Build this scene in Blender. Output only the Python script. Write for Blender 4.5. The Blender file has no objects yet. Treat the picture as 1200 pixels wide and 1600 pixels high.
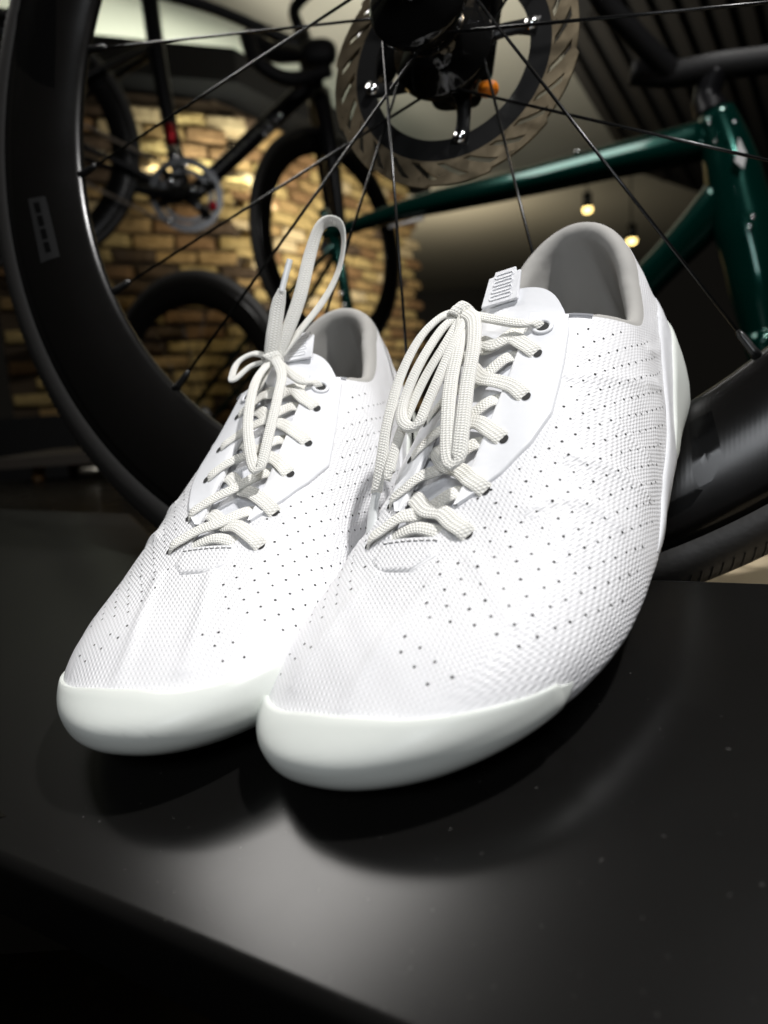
import bpy, bmesh, math, random
import numpy as np
from mathutils import Vector, Matrix, Quaternion
random.seed(7); rng = np.random.default_rng(7)
SC = bpy.context.scene; COL = SC.collection
R = math.radians
MM = 0.001

# ------------------------------------------------------------------ camera
# Two frames: the shelf frame (mm, z = normal of the slanted display shelf) and the level world.
CP, CR, CH, CF = R(18.8), R(-13.5), 141.0, 1130.0
def cam_axes(p, r):
    rt = np.array([1., 0, 0]); up = np.array([0, math.sin(p), math.cos(p)]); fw = np.array([0, math.cos(p), -math.sin(p)])
    return rt*math.cos(r)+up*math.sin(r), -rt*math.sin(r)+up*math.cos(r), fw
def mat(rt, up, fw, o):
    return Matrix(((rt[0], up[0], -fw[0], o[0]), (rt[1], up[1], -fw[1], o[1]), (rt[2], up[2], -fw[2], o[2]), (0, 0, 0, 1)))
CAM_SHELF = mat(*cam_axes(CP, CR), (0, 0, CH*MM))
CAM_WORLD = mat(*cam_axes(R(9.0), R(-4.0)), (0, 0, 1.10))
T = CAM_WORLD @ CAM_SHELF.inverted()             # shelf frame (m) -> world
cam_d = bpy.data.cameras.new('camera'); cam = bpy.data.objects.new('camera', cam_d); COL.objects.link(cam)
cam.matrix_world = CAM_WORLD
cam_d.sensor_fit = 'VERTICAL'; cam_d.sensor_height = 36; cam_d.lens = CF/1600*36
cam_d.clip_start = 0.01; cam_d.clip_end = 60
cam_d.dof.use_dof = True; cam_d.dof.focus_distance = 0.285; cam_d.dof.aperture_fstop = 8.0
SC.camera = cam

# ------------------------------------------------------------------ world and lamps
W = bpy.data.worlds.new('World'); SC.world = W; W.use_nodes = True
W.node_tree.nodes['Background'].inputs[0].default_value = (0.55, 0.5, 0.42, 1)
W.node_tree.nodes['Background'].inputs[1].default_value = 0.008
def aim(o, loc, tgt):
    loc = Vector(loc); o.location = loc; o.rotation_euler = (Vector(tgt)-loc).to_track_quat('-Z', 'Y').to_euler()
def shelf_pt(x, y, z): return T @ Vector((x*MM, y*MM, z*MM))
def area(name, loc, tgt, size, power, col=(1, 1, 1)):
    l = bpy.data.lights.new(name, 'AREA'); l.shape = 'DISK'; l.size = size; l.energy = power; l.color = col
    o = bpy.data.objects.new(name, l); COL.objects.link(o); aim(o, loc, tgt); return o
area('shop_spotlight', shelf_pt(620, 210, 1120), shelf_pt(-10, 260, 40), 0.06, 16.3, (1, 0.985, 0.97))
area('front_fill', shelf_pt(-200, -620, 900), shelf_pt(0, 250, 60), 0.35, 4.3, (0.93, 0.96, 1.0))  # added fill lamp behind the camera, brightens the shoe fronts
rl = area('rear_ceiling_light', shelf_pt(-292, 1300, 1180), shelf_pt(-20, 160, 0), 0.45, 12, (1, .97, .93)); rl.data.shape = 'RECTANGLE'; rl.data.size = .75; rl.data.size_y = .4
def spot(name, loc, tgt, power, deg, col=(1, 1, 1), soft=.04):
    l = bpy.data.lights.new(name, 'SPOT'); l.energy = power; l.color = col; l.spot_size = R(deg); l.spot_blend = .6; l.shadow_soft_size = soft
    o = bpy.data.objects.new(name, l); COL.objects.link(o); aim(o, loc, tgt); return o
SC.view_settings.view_transform = 'Standard'; SC.view_settings.look = 'None'
SC.view_settings.exposure = 0; SC.view_settings.gamma = 1
SC.cycles.use_denoising = True
SC.cycles.max_bounces = 8

# ------------------------------------------------------------------ helpers
def tag(o, label=None, cat=None, group=None, kind=None):
    if label: o['label'] = label
    if cat: o['category'] = cat
    if group: o['group'] = group
    if kind: o['kind'] = kind
    return o
def empty(name, m=None, **k):
    o = bpy.data.objects.new(name, None); COL.objects.link(o); o.empty_display_size = 0.02
    if m is not None: o.matrix_world = m
    return tag(o, **k)
def link(name, me, parent=None):
    o = bpy.data.objects.new(name, me); COL.objects.link(o)
    if parent is not None: o.parent = parent
    return o
def mesh(name, verts, faces, mat=None, parent=None, smooth=True, sub=0):
    me = bpy.data.meshes.new(name)
    me.from_pydata([tuple(v) for v in verts], [], [tuple(int(i) for i in f) for f in faces]); me.update()
    if smooth: me.polygons.foreach_set('use_smooth', [True]*len(me.polygons))
    if mat: me.materials.append(mat)
    o = link(name, me, parent)
    if sub:
        m = o.modifiers.new('s', 'SUBSURF'); m.levels = m.render_levels = sub
    return o
class MB:                                        # collects pieces of ONE mesh
    def __init__(s): s.v = []; s.f = []
    def add(s, v, f):
        n = len(s.v); s.v += [tuple(p) for p in v]; s.f += [tuple(i+n for i in q) for q in f]; return s
    def box(s, c, d, rot=None):
        c = Vector(c); v = []
        for i in range(8):
            p = Vector(((i & 1)-.5, ((i >> 1) & 1)-.5, ((i >> 2) & 1)-.5)); p = Vector((p.x*d[0], p.y*d[1], p.z*d[2]))
            if rot is not None: p = rot @ p
            v.append(c+p)
        return s.add(v, [(0, 2, 3, 1), (4, 5, 7, 6), (0, 1, 5, 4), (2, 6, 7, 3), (0, 4, 6, 2), (1, 3, 7, 5)])
    def tube(s, pts, rad, n=10, cap=True, flat=None, nrm=None):
        """sweep; rad scalar or list; flat = (width, thick) scale with nrm = list of normals (ribbon)"""
        P = [Vector(p) for p in pts]; m = len(P); v = []; prev = None
        for i, p in enumerate(P):
            t = (P[min(i+1, m-1)]-P[max(i-1, 0)]).normalized()
            if nrm is not None: a = Vector(nrm[i]) if not isinstance(nrm, Vector) else nrm
            elif prev is None: a = Vector((0, 0, 1)) if abs(t.z) < .9 else Vector((1, 0, 0))
            else: a = prev
            a = (a-t*a.dot(t)).normalized(); prev = a; b = t.cross(a)
            r = rad[i] if isinstance(rad, (list, tuple, np.ndarray)) else rad
            for k in range(n):
                an = 2*math.pi*k/n; ca, sa = math.cos(an), math.sin(an)
                if flat:
                    ca = math.copysign(abs(ca)**.6, ca); sa = math.copysign(abs(sa)**.6, sa)
                    v.append(p+b*(ca*flat[0]*r)+a*(sa*flat[1]*r))
                else: v.append(p+(b*ca+a*sa)*r)
        f = [(i*n+k, i*n+(k+1) % n, (i+1)*n+(k+1) % n, (i+1)*n+k) for i in range(m-1) for k in range(n)]
        if cap: f += [tuple(range(n-1, -1, -1)), tuple((m-1)*n+k for k in range(n))]
        return s.add(v, f)
    def build(s, name, mat=None, parent=None, smooth=True): return mesh(name, s.v, s.f, mat, parent, smooth)
def spline(pts, n):                               # Catmull-Rom through points, arc-even
    P = np.array(pts, float); m = len(P); out = []
    Q = np.vstack([2*P[0]-P[1], P, 2*P[-1]-P[-2]])
    for i in range(m-1):
        p0, p1, p2, p3 = Q[i:i+4]
        for t in np.linspace(0, 1, 24, endpoint=False):
            out.append(.5*((2*p1)+(-p0+p2)*t+(2*p0-5*p1+4*p2-p3)*t*t+(-p0+3*p1-3*p2+p3)*t**3))
    out.append(P[-1]); out = np.array(out)
    d = np.r_[0, np.cumsum(np.linalg.norm(np.diff(out, axis=0), axis=1))]
    s = np.linspace(0, d[-1], n)
    return np.stack([np.interp(s, d, out[:, k]) for k in range(out.shape[1])], 1)
class CS:                                         # natural cubic spline y(x)
    def __init__(s, x, y):
        x = np.array(x, float); y = np.array(y, float); n = len(x); h = np.diff(x)
        A = np.zeros((n, n)); b = np.zeros(n); A[0, 0] = A[-1, -1] = 1
        for i in range(1, n-1):
            A[i, i-1] = h[i-1]; A[i, i] = 2*(h[i-1]+h[i]); A[i, i+1] = h[i]
            b[i] = 6*((y[i+1]-y[i])/h[i]-(y[i]-y[i-1])/h[i-1])
        s.x, s.y, s.M, s.h = x, y, np.linalg.solve(A, b), h
    def __call__(s, t):
        t = np.clip(np.asarray(t, float), s.x[0], s.x[-1]); i = np.clip(np.searchsorted(s.x, t)-1, 0, len(s.x)-2)
        h = s.h[i]; a = (s.x[i+1]-t)/h; b = (t-s.x[i])/h
        return a*s.y[i]+b*s.y[i+1]+((a**3-a)*s.M[i]+(b**3-b)*s.M[i+1])*h*h/6

# ------------------------------------------------------------------ materials
def M(name, col=(.8, .8, .8), rough=.5, metal=0, spec=.5, **k):
    m = bpy.data.materials.new(name); m.use_nodes = True; b = m.node_tree.nodes['Principled BSDF']
    b.inputs['Base Color'].default_value = (*col, 1); b.inputs['Roughness'].default_value = rough
    b.inputs['Metallic'].default_value = metal; b.inputs['Specular IOR Level'].default_value = spec
    for kk, v in k.items(): b.inputs[kk.replace('_', ' ')].default_value = v
    return m
def N(m, t, **k):
    n = m.node_tree.nodes.new('ShaderNode'+t)
    for a, b in k.items():
        if a.startswith('i_'): n.inputs[a[2:].replace('_', ' ')].default_value = b
        else: setattr(n, a, b)
    return n
def L(m, a, b): m.node_tree.links.new(a, b)
def bsdf(m): return m.node_tree.nodes['Principled BSDF']
def noise_bump(m, scale, strength, dist=.001, detail=4, rough_var=None, col_var=None, coord='Object'):
    tc = N(m, 'TexCoord'); nz = N(m, 'TexNoise', i_Scale=scale, i_Detail=detail); L(m, tc.outputs[coord], nz.inputs['Vector'])
    bp = N(m, 'Bump', i_Strength=strength, i_Distance=dist); L(m, nz.outputs['Fac'], bp.inputs['Height']); L(m, bp.outputs[0], bsdf(m).inputs['Normal'])
    if rough_var:
        mr = N(m, 'MapRange'); mr.inputs['To Min'].default_value, mr.inputs['To Max'].default_value = rough_var
        L(m, nz.outputs['Fac'], mr.inputs[0]); L(m, mr.outputs[0], bsdf(m).inputs['Roughness'])
    if col_var:
        mx = N(m, 'Mix', data_type='RGBA'); mx.inputs[6].default_value = (*col_var[0], 1); mx.inputs[7].default_value = (*col_var[1], 1)
        n2 = N(m, 'TexNoise', i_Scale=scale*.13, i_Detail=3); L(m, tc.outputs[coord], n2.inputs['Vector'])
        L(m, n2.outputs['Fac'], mx.inputs[0]); L(m, mx.outputs[2], bsdf(m).inputs['Base Color'])
    return m
def math_(m, op, a, b=None, c=None):
    n = N(m, 'Math', operation=op)
    for i, x in enumerate((a, b, c)):
        if x is None: continue
        if isinstance(x, (int, float)): n.inputs[i].default_value = x
        else: L(m, x, n.inputs[i])
    return n.outputs[0]
# ------------------------------------------------------------------ the shoe's shape (mm, left shoe: x heel->toe, y lateral, z up)
XH, XT, LH, LT = 30., 230., 38., 45.
_wl = CS([-10, 28, 60, 90, 120, 150, 180, 200, 215, 235, 275], [40.4, 41.4, 44.9, 51.9, 56.5, 61.7, 63.9, 63.3, 60.9, 54.2, 37.2])
_wm = CS([-10, 28, 60, 90, 120, 150, 180, 200, 215, 235, 275], [38.3, 37.3, 39.8, 44.3, 45.3, 45.0, 48.3, 49.6, 48.8, 45.6, 33.2])
_c = CS([-10, 28, 60, 90, 120, 150, 180, 210, 240, 275], [0, -1, -2, -4, -5, -6, -7, -8, -9, -11])
_T = CS([-10, 28, 50, 70, 90, 110, 130, 150, 170, 190, 210, 235, 255, 275], [152, 151, 136, 117, 103, 92, 82, 73, 64, 56, 49, 42, 36.5, 32])
_B = CS([-10, 28, 60, 100, 140, 170, 200, 225, 250, 275], [7, 3, 4, 8, 8, 5, 3, 4, 6.5, 11])
_zw = CS([-10, 28, 60, 100, 140, 170, 200, 225, 250, 275], [42, 41, 35, 28, 23, 20, 18, 19, 21, 24])
_b = CS([-10, 30, 60, 90, 120, 150, 200, 235, 275], [2.3, 2.3, 2.4, 2.5, 2.35, 2.2, 2.0, 2., 2.])
def F(p):
    x, y, z = p[..., 0], p[..., 1], p[..., 2]
    yy = y-_c(x); w = np.where(yy > 0, _wl(x), _wm(x))
    dx = np.where(x < XH, (XH-x)/LH, np.where(x > XT, (x-XT)/LT, 0))
    w = w*(1-.17*np.clip((z-45)/65, 0, 1.4)*np.clip((78-x)/45, 0, 1))
    ex = 2.1+.25*np.clip((x-190)/40, 0, 1)
    r = np.abs(yy/w)**ex+np.abs(dx)**ex
    zw = _zw(x); up = np.clip((z-zw)/(_T(x)-zw), 0, None); dn = np.clip((zw-z)/(zw-_B(x)), 0, None)
    return r+up**_b(x)+dn**3.2-1
# perimeter coordinate q (mm-ish): lateral side, toe fan, medial side, heel fan
Q1 = XT-XH; QT = 100.; Q2 = Q1+QT; Q3 = Q2+Q1; QH = 90.; QL = Q3+QH
def origin(q):
    q = np.mod(np.asarray(q, float), QL)
    ox = np.where(q < Q1, XH+q, np.where(q < Q2, XT, np.where(q < Q3, XT-(q-Q2), XH)))
    az = np.where(q < Q1, 90., np.where(q < Q2, 90-180*(q-Q1)/QT, np.where(q < Q3, -90., -90-180*(q-Q3)/QH)))
    return ox, np.radians(az)
def qx(x, side=1): return x-XH if side > 0 else Q2+(XT-x)
def qaz(deg):                                    # toe fan azimuth 90..-90
    return Q1+(90-deg)/180*QT
def S(q, el, off=0.):                            # el degrees, -90 bottom .. 90 top
    q, el = np.broadcast_arrays(np.asarray(q, float), np.asarray(el, float))
    ox, az = origin(q); e = np.radians(el)
    o = np.stack([ox, _c(ox), _zw(ox)], -1)
    d = np.stack([np.cos(e)*np.cos(az), np.cos(e)*np.sin(az), np.sin(e)], -1)
    lo = np.zeros(q.shape); hi = np.full(q.shape, 150.)
    for _ in range(34):
        m = (lo+hi)/2; inside = F(o+d*m[..., None]) < 0
        lo = np.where(inside, m, lo); hi = np.where(inside, hi, m)
    p = o+d*lo[..., None]
    if np.any(off != 0): p = p+normal(p)*np.asarray(off, float)[..., None] if np.ndim(off) else p+normal(p)*off
    return p
def normal(p):
    h = .4; g = np.stack([F(p+np.array(v)*h)-F(p-np.array(v)*h) for v in ((1., 0, 0), (0, 1., 0), (0, 0, 1.))], -1)
    return g/np.maximum(np.linalg.norm(g, axis=-1, keepdims=True), 1e-9)
def el_at(q, val, ax):                           # elevation where the surface reaches z = val (ax 2) or |y - centre| = val (ax 1)
    q, val = np.broadcast_arrays(np.asarray(q, float), np.asarray(val, float))
    lo = np.full(q.shape, -60. if ax == 2 else 0.); hi = np.full(q.shape, 89.9)
    for _ in range(22):
        m = (lo+hi)/2; p = S(q, m); t = p[..., 2] < val if ax == 2 else np.abs(p[..., 1]-_c(p[..., 0])) > val
        lo = np.where(t, m, lo); hi = np.where(t, hi, m)
    return (lo+hi)/2
def grid(P, closed=False, flip=False):           # P (n,m,3)
    n, m = P.shape[:2]; f = []
    for i in range(n if closed else n-1):
        j = (i+1) % n
        for k in range(m-1):
            a = (i*m+k, j*m+k, j*m+k+1, i*m+k+1); f.append(a[::-1] if flip else a)
    return P.reshape(-1, 3), f
# edges of the opening: facings (|y|) between XC and XF, collar height behind
XF, XC = 201., 97.
_face = CS([97, 120, 150, 180, 201], [13, 12.5, 12, 11.5, 10.5])
_colz = {1: CS([30, 44, 58, 76, 97], [90, 79.5, 75, 80, 94.5]), -1: CS([30, 46, 62, 80, 97], [99, 90, 85, 86, 94.5])}
_heelz = CS([0, 45, 90, 135, 180], [90, 107.5, 113.5, 108.5, 99])      # heel fan, lateral -> back -> medial
def face_y(x):
    x = np.asarray(x, float); return _face(x)*np.sqrt(np.clip(1-(np.clip(x-195, 0, 6)/6)**2, 0, 1))+.02
def edge_el(q):
    q = np.mod(np.atleast_1d(np.asarray(q, float)), QL); ox, az = origin(q); e = np.full(q.shape, 90.)
    side = np.where(q < Q1, 1, -1)
    for sd in (1, -1):
        s_ = (q < Q1) if sd == 1 else (q >= Q2) & (q < Q3)
        k = s_ & (ox >= XC) & (ox <= XF)
        if k.any(): e[k] = el_at(q[k], face_y(ox[k]), 1)
        k = s_ & (ox < XC)
        if k.any(): e[k] = el_at(q[k], _colz[sd](ox[k]), 2)
        k = s_ & (ox > XF)
        e[k] = 90
    k = q >= Q3
    if k.any(): e[k] = el_at(q[k], _heelz(180-(q[k]-Q3)/QH*180), 2)
    return e
# ------------------------------------------------------------------ shoe materials
def shoe_cloth():
    m = M('coated_white_knit', (.86, .86, .88), .42, spec=.35)
    tc = N(m, 'TexCoord'); sx = N(m, 'SeparateXYZ'); wz = N(m, 'TexNoise', i_Scale=38, i_Detail=2); L(m, tc.outputs['Object'], wz.inputs['Vector']); wm = N(m, 'VectorMath', operation='MULTIPLY_ADD'); wm.inputs[1].default_value = (.0022,)*3; L(m, wz.outputs['Color'], wm.inputs[0]); L(m, tc.outputs['Object'], wm.inputs[2]); L(m, wm.outputs[0], sx.inputs[0]); X, Y, Z = sx.outputs
    # slanted ribs cut into small scales; the direction changes from patch to patch like the moulded knit
    k = 2*math.pi/.0017
    nz = N(m, 'TexNoise', i_Scale=16, i_Detail=1); L(m, tc.outputs['Object'], nz.inputs['Vector'])
    amp = N(m, 'MapRange'); amp.inputs[1].default_value = .42; amp.inputs[2].default_value = .56; amp.inputs[3].default_value = .38; amp.inputs[4].default_value = 1; L(m, nz.outputs['Fac'], amp.inputs[0])
    a = math_(m, 'ADD', math_(m, 'MULTIPLY', Z, k), math_(m, 'MULTIPLY', X, k*.38))
    b = math_(m, 'ADD', math_(m, 'MULTIPLY', X, k*.8), math_(m, 'MULTIPLY', Y, k*.75))
    zz = math_(m, 'MULTIPLY', math_(m, 'SINE', b), 1.1)
    h1 = math_(m, 'SINE', math_(m, 'ADD', a, zz))
    h2 = math_(m, 'SINE', math_(m, 'ADD', math_(m, 'MULTIPLY', Y, k*.9), math_(m, 'MULTIPLY', math_(m, 'SINE', math_(m, 'MULTIPLY', X, k)), .9)))
    geo = N(m, 'NewGeometry'); tr = N(m, 'VectorTransform', vector_type='NORMAL', convert_from='WORLD', convert_to='OBJECT'); L(m, geo.outputs['True Normal'], tr.inputs[0])
    s2 = N(m, 'SeparateXYZ'); L(m, tr.outputs[0], s2.inputs[0])
    top = N(m, 'MapRange', interpolation_type='SMOOTHSTEP'); top.inputs[1].default_value = .72; top.inputs[2].default_value = .9; L(m, s2.outputs[2], top.inputs[0])
    mx = N(m, 'Mix'); L(m, top.outputs[0], mx.inputs[0]); L(m, h1, mx.inputs[2]); L(m, h2, mx.inputs[3])
    hh = math_(m, 'MULTIPLY', mx.outputs[0], amp.outputs[0])
    cr = N(m, 'TexNoise', i_Scale=45, i_Detail=3); L(m, tc.outputs['Object'], cr.inputs['Vector'])
    hh = math_(m, 'ADD', hh, math_(m, 'MULTIPLY', cr.outputs['Fac'], 3.))
    bp = N(m, 'Bump', i_Strength=.75, i_Distance=.00019); L(m, hh, bp.inputs['Height']); L(m, bp.outputs[0], bsdf(m).inputs['Normal'])
    return m
WHITE = shoe_cloth()
SMOOTH = noise_bump(M('smooth_white_synthetic', (.84, .85, .88), .33, spec=.4), 60, .25, .002, 3)
RUBBER = noise_bump(M('white_rubber', (.74, .77, .73), .38, spec=.35), 120, .1, .001, 3)
TONGUE = noise_bump(M('white_tongue_fabric', (.82, .83, .87), .6), 900, .25, .0004)
LINING = noise_bump(M('pale_grey_lining', (.40, .39, .37), .75, spec=.2, Sheen_Weight=.1), 25, .5, .004, 4)
INSOLE = noise_bump(M('grey_insole', (.3, .3, .29), .9), 700, .4, .0005)
CARBON = M('black_carbon_sole', (.004, .004, .006), .3)
STITCH = M('grey_stitch', (.3, .3, .3), .8)
HOLE = M('dark_hole', (.02, .02, .02), .8)
def lace_mat():
    m = M('ivory_woven_lace', (.83, .82, .76), .7, spec=.25); uv = N(m, 'UVMap'); s = N(m, 'SeparateXYZ'); L(m, uv.outputs[0], s.inputs[0])
    v6 = math_(m, 'MULTIPLY', s.outputs[1], 16.)
    ph = math_(m, 'MULTIPLY', math_(m, 'FLOOR', v6), math.pi)
    w = math_(m, 'SINE', math_(m, 'ADD', math_(m, 'MULTIPLY', s.outputs[0], 2*math.pi/1.25), ph))
    c = math_(m, 'ABSOLUTE', math_(m, 'SINE', math_(m, 'MULTIPLY', v6, math.pi)))
    h = math_(m, 'MULTIPLY', math_(m, 'ADD', w, 1.), c)
    bp = N(m, 'Bump', i_Strength=.7, i_Distance=.00022); L(m, h, bp.inputs['Height']); L(m, bp.outputs[0], bsdf(m).inputs['Normal'])
    mx = N(m, 'Mix', data_type='RGBA'); mx.inputs[6].default_value = (.82, .81, .75, 1); mx.inputs[7].default_value = (.92, .915, .88, 1)
    L(m, math_(m, 'MULTIPLY', h, .9), mx.inputs[0]); L(m, mx.outputs[2], bsdf(m).inputs['Base Color'])
    return m
LACE = lace_mat()

# ------------------------------------------------------------------ the shoe builder
def top(x, yr, off=0.):                          # point on the top of the last, yr measured from the centre line
    x, yr = np.broadcast_arrays(np.asarray(x, float), np.asarray(yr, float))
    q = np.where(yr >= 0, qx(x, 1), qx(x, -1)); el = el_at(q, np.abs(yr)+.01, 1)
    return S(q, el, off)
def frame_m(x, y, yaw, tilt, roll, lift=0):      # shoe frame (mm, pivot at the ball) -> world, m
    m = Matrix.Translation(Vector((x, y, lift))*MM) @ Matrix.Rotation(R(yaw), 4, 'Z') @ Matrix.Rotation(R(tilt), 4, 'Y') @ Matrix.Rotation(R(roll), 4, 'X') @ Matrix.Translation(Vector((-200, 0, 0))*MM)
    return T @ m
_cache = {}
RIDGES = [([(122.8, 27.2, 76.8), (117.0, 35.3, 72.5), (104.3, 43.2, 64.8), (79.0, 45.2, 52.4)], .45, 2.6),
 ([(157.4, 36.2, 58.2), (153.7, 44.1, 52.7), (149.7, 50.8, 44.2), (145.8, 53.7, 36.0)], .5, 2.6), ([(183.1, 29.4, 52.1), (177.2, 34.6, 51.8), (172.9, 41.1, 49.1), (171.1, 47.3, 44.1), (171.7, 51.9, 38.0)], .5, 2.4),
 ([(204.6, 16.7, 48.4), (214.0, 26.1, 43.0), (224.7, 35.9, 35.9)], .28, 1.6), ([(211.3, 10.4, 47.4), (228.0, 5.3, 43.3), (244.8, 0.6, 38.0), (259.6, -2.4, 32.1)], .5, 2.6),
 ([(212.7, -15.3, 47.9), (228.2, -20.2, 43.2), (244.3, -24.5, 37.4), (254.4, -26.1, 32.9)], .5, 2.6), ([(130.4, 43.3, 59.1), (130.0, 48.1, 50.7), (127.4, 50.6, 42.8)], .4, 2.2),
 ([(99.9, -39.0, 77.2), (99.6, -43.4, 68.5), (99.1, -47.1, 56.5)], .45, 2.4), ([(173.7, -42.9, 48.4), (170.0, -47.2, 43.6), (171.9, -52.3, 32.6)], .5, 2.4), ([(188.5, -40.7, 46.9), (196.9, -49.9, 36.8), (216.2, -51.9, 31.4)], .4, 2.2),
 ([(70, 42, 66), (52, 42, 60), (40, 40, 62)], .4, 2.4), ([(70, -42, 66), (52, -42, 60), (40, -40, 62)], .4, 2.4)]
def relief(P):
    """height (mm) of the moulded ridges and soft puckers at surface points"""
    h = np.zeros(P.shape[:-1])
    for pts, a, w in RIDGES:
        L_ = spline(pts, 26); d = np.full(P.shape[:-1], 1e9)
        for p in L_: d = np.minimum(d, np.sum((P-p)**2, -1))
        h += 1.8*a*np.exp(-d/(w*w))
    x, y, z = P[..., 0], P[..., 1], P[..., 2]
    h += .16*np.sin(x*.13+z*.21+1.3*np.sin(y*.09))*np.sin(z*.17-x*.07)+.10*np.sin(x*.31-y*.23)*np.sin(z*.29+y*.11)
    return h
def geom():
    """all surface grids of the left shoe, computed once (mm)"""
    if _cache: return _cache
    c = _cache
    xs = np.r_[np.arange(30, 192, 2.), np.arange(192, 201, .9), 201.05, np.arange(203, 230, 2.)]
    qL = xs-XH; qT = Q1+np.linspace(0, QT, 34)[:-1]; qM = Q2+(XT-xs[::-1]); qM = np.r_[Q2, qM]; qHl = Q3+np.linspace(0, QH, 32)[1:-1]
    q = np.r_[qL, qT, qM, qHl]; c['q'] = q
    e = edge_el(q); n = 52
    n = 84; t = np.linspace(0, 1, n); lo = -34.
    EL = lo+(e[:, None]-lo)*t[None]
    P = S(q[:, None], EL); P = P+normal(P)*(relief(P)*np.clip((e[:, None]-EL)/6, 0, 1)*(e[:, None] < 89.5)+relief(P)*(e[:, None] >= 89.5))[..., None]
    rim = [S(q, e, -1.2), S(q, np.maximum(e-3, lo), -2.0)]
    c['upper'] = grid(P, closed=True, flip=True)
    k_ = (e < 89.5); kk_ = np.where(k_)[0]; i0 = int(np.where(~k_)[0][-1])+1; o_ = np.r_[np.arange(i0, len(q)), np.arange(0, int(np.where(~k_)[0][0]))]
    c['rim'] = grid(np.stack([S(q[o_], e[o_]), rim[0][o_], rim[1][o_]], 1), flip=True)
    # toe cap: upper line falls from the toe back to a point on either side
    xa = np.arange(225, 230, .7); qc = np.r_[xa-XH, Q1+np.linspace(0, QT, 60), Q2+(XT-np.arange(229., 211, -1.))]
    ref = np.array([225-XH, 228.5-XH, 203., 209., 220.7, 235.9, 255.6, 272.4, 290, Q2+5, Q2+18]); zr = np.array([18., 19.8, 22.6, 25.5, 28.8, 31.3, 31.6, 30., 27.5, 23.5, 17.])
    zt = np.interp(qc, ref, zr); zt = np.convolve(np.pad(zt, 3, 'edge'), np.ones(7)/7, 'valid')
    s_ = np.linspace(0, 1, len(qc)); taper = np.clip(np.minimum(np.arange(len(qc))/50., (len(qc)-1-np.arange(len(qc)))/40.), 0, 1)**.95
    et = el_at(qc, zt, 2); eb = et+(-56-et)*taper
    k = np.array([0, .008, .03, .08, .18, .27, .37, .47, .57, .68, .79, .9, .97, 1.]); of = np.array([0., 1.3, 1.7, 1.8, 1.85, 1.9, 1.95, 2., 2.0, 2.0, 1.8, 1.4, .6, -.6])
    kd = np.r_[k[:4], np.linspace(.1, 1, 40)]; of = np.interp(kd, k, of); k = kd
    c['cap'] = grid(S(qc[:, None], et[:, None]+(eb-et)[:, None]*k[None], of[None]*(np.clip(.02+np.minimum(np.arange(len(qc)), len(qc)-1-np.arange(len(qc)))/24., 0, 1)**.8)[:, None]), flip=True)
    # sole, its upper line rising to meet the lower edge of the cap
    ce = np.clip(eb+4, -54, 2); qs_ = np.r_[0, qc[0]-16, qc, qc[-1]+16, QL]; st_ = np.interp(q, qs_, np.r_[-26, -26, ce, -26, -26]); st_ = np.convolve(np.r_[st_[-4:], st_, st_[:4]], np.ones(9)/9, 'valid')
    EL = -90+(st_[:, None]+90)*np.linspace(0, 1, 14)[None]; k_ = np.linspace(0, 1, 14)[None]+0*q[:, None]
    c['sole'] = grid(S(q[:, None], EL, np.where(k_ > .99, .1, np.where((q > qc[0]-4) & (q < qc[-1]+4), .3, 1.4)[:, None])), closed=True, flip=True)
    # smooth lacing panels, one on each side
    ox = np.array([90, 95, 102, 120, 143, 158, 172, 182, 186.]); oy = {1: np.array([24, 27, 29, 31, 33, 30, 24, 17, 13.]), -1: np.array([24, 27, 28, 30, 32, 28, 22, 16, 13.])}
    for sd in (1, -1):
        x = np.concatenate([np.arange(90, 97, 1.3), np.linspace(97.05, 186, 60)])
        qq = qx(x, sd); e1 = edge_el(qq); eo = el_at(qq, np.interp(x, ox, oy[sd]), 1); eo = np.minimum(eo, e1-.3)
        kk = np.array([0, .015, .04, .08, .2, .35, .5, .65, .8, .92, .98, 1., 1.]); of = np.array([0, 1., 1.5, 1.5, 1.3, 1.15, 1.05, 1.0, 1., .95, .85, .45, -1.])
        c['panel', sd] = grid(S(qq[:, None], eo[:, None]+(e1-eo)[:, None]*kk[None], of[None]+0*x[:, None]), flip=sd > 0)
    # toe-end patch in front of the throat
    x = np.linspace(199.2, 213, 14); hw = np.interp(x, [199.2, 206.5, 211.5, 213], [12, 13.5, 8.5, 7]); v = np.linspace(-1, 1, 15)
    of = np.minimum(.75, np.minimum((1-abs(v))*9, 9))[None]*np.minimum(1, np.minimum((213.01-x)*1.2, (x-199)*8))[:, None]
    c['patch'] = grid(top(x[:, None]+0*v[None], v[None]*hw[:, None], of), flip=False)
    # heel band and heel cup (behind)
    def around(xf):                                # lateral xf -> heel -> medial xf
        return np.r_[np.arange(xf, XH, -2.5)-XH+QL, (Q3+np.linspace(0, QH, 40))[::-1], Q2+(XT-np.arange(XH, xf, 2.5))]
    def xback(q):                                  # arc position: |distance| forward of the heel centre
        qm = np.mod(q, QL); ox, az = origin(qm); return np.where(qm >= Q3, XH-30*np.abs(np.sin((qm-Q3)/QH*math.pi)), ox)
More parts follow.
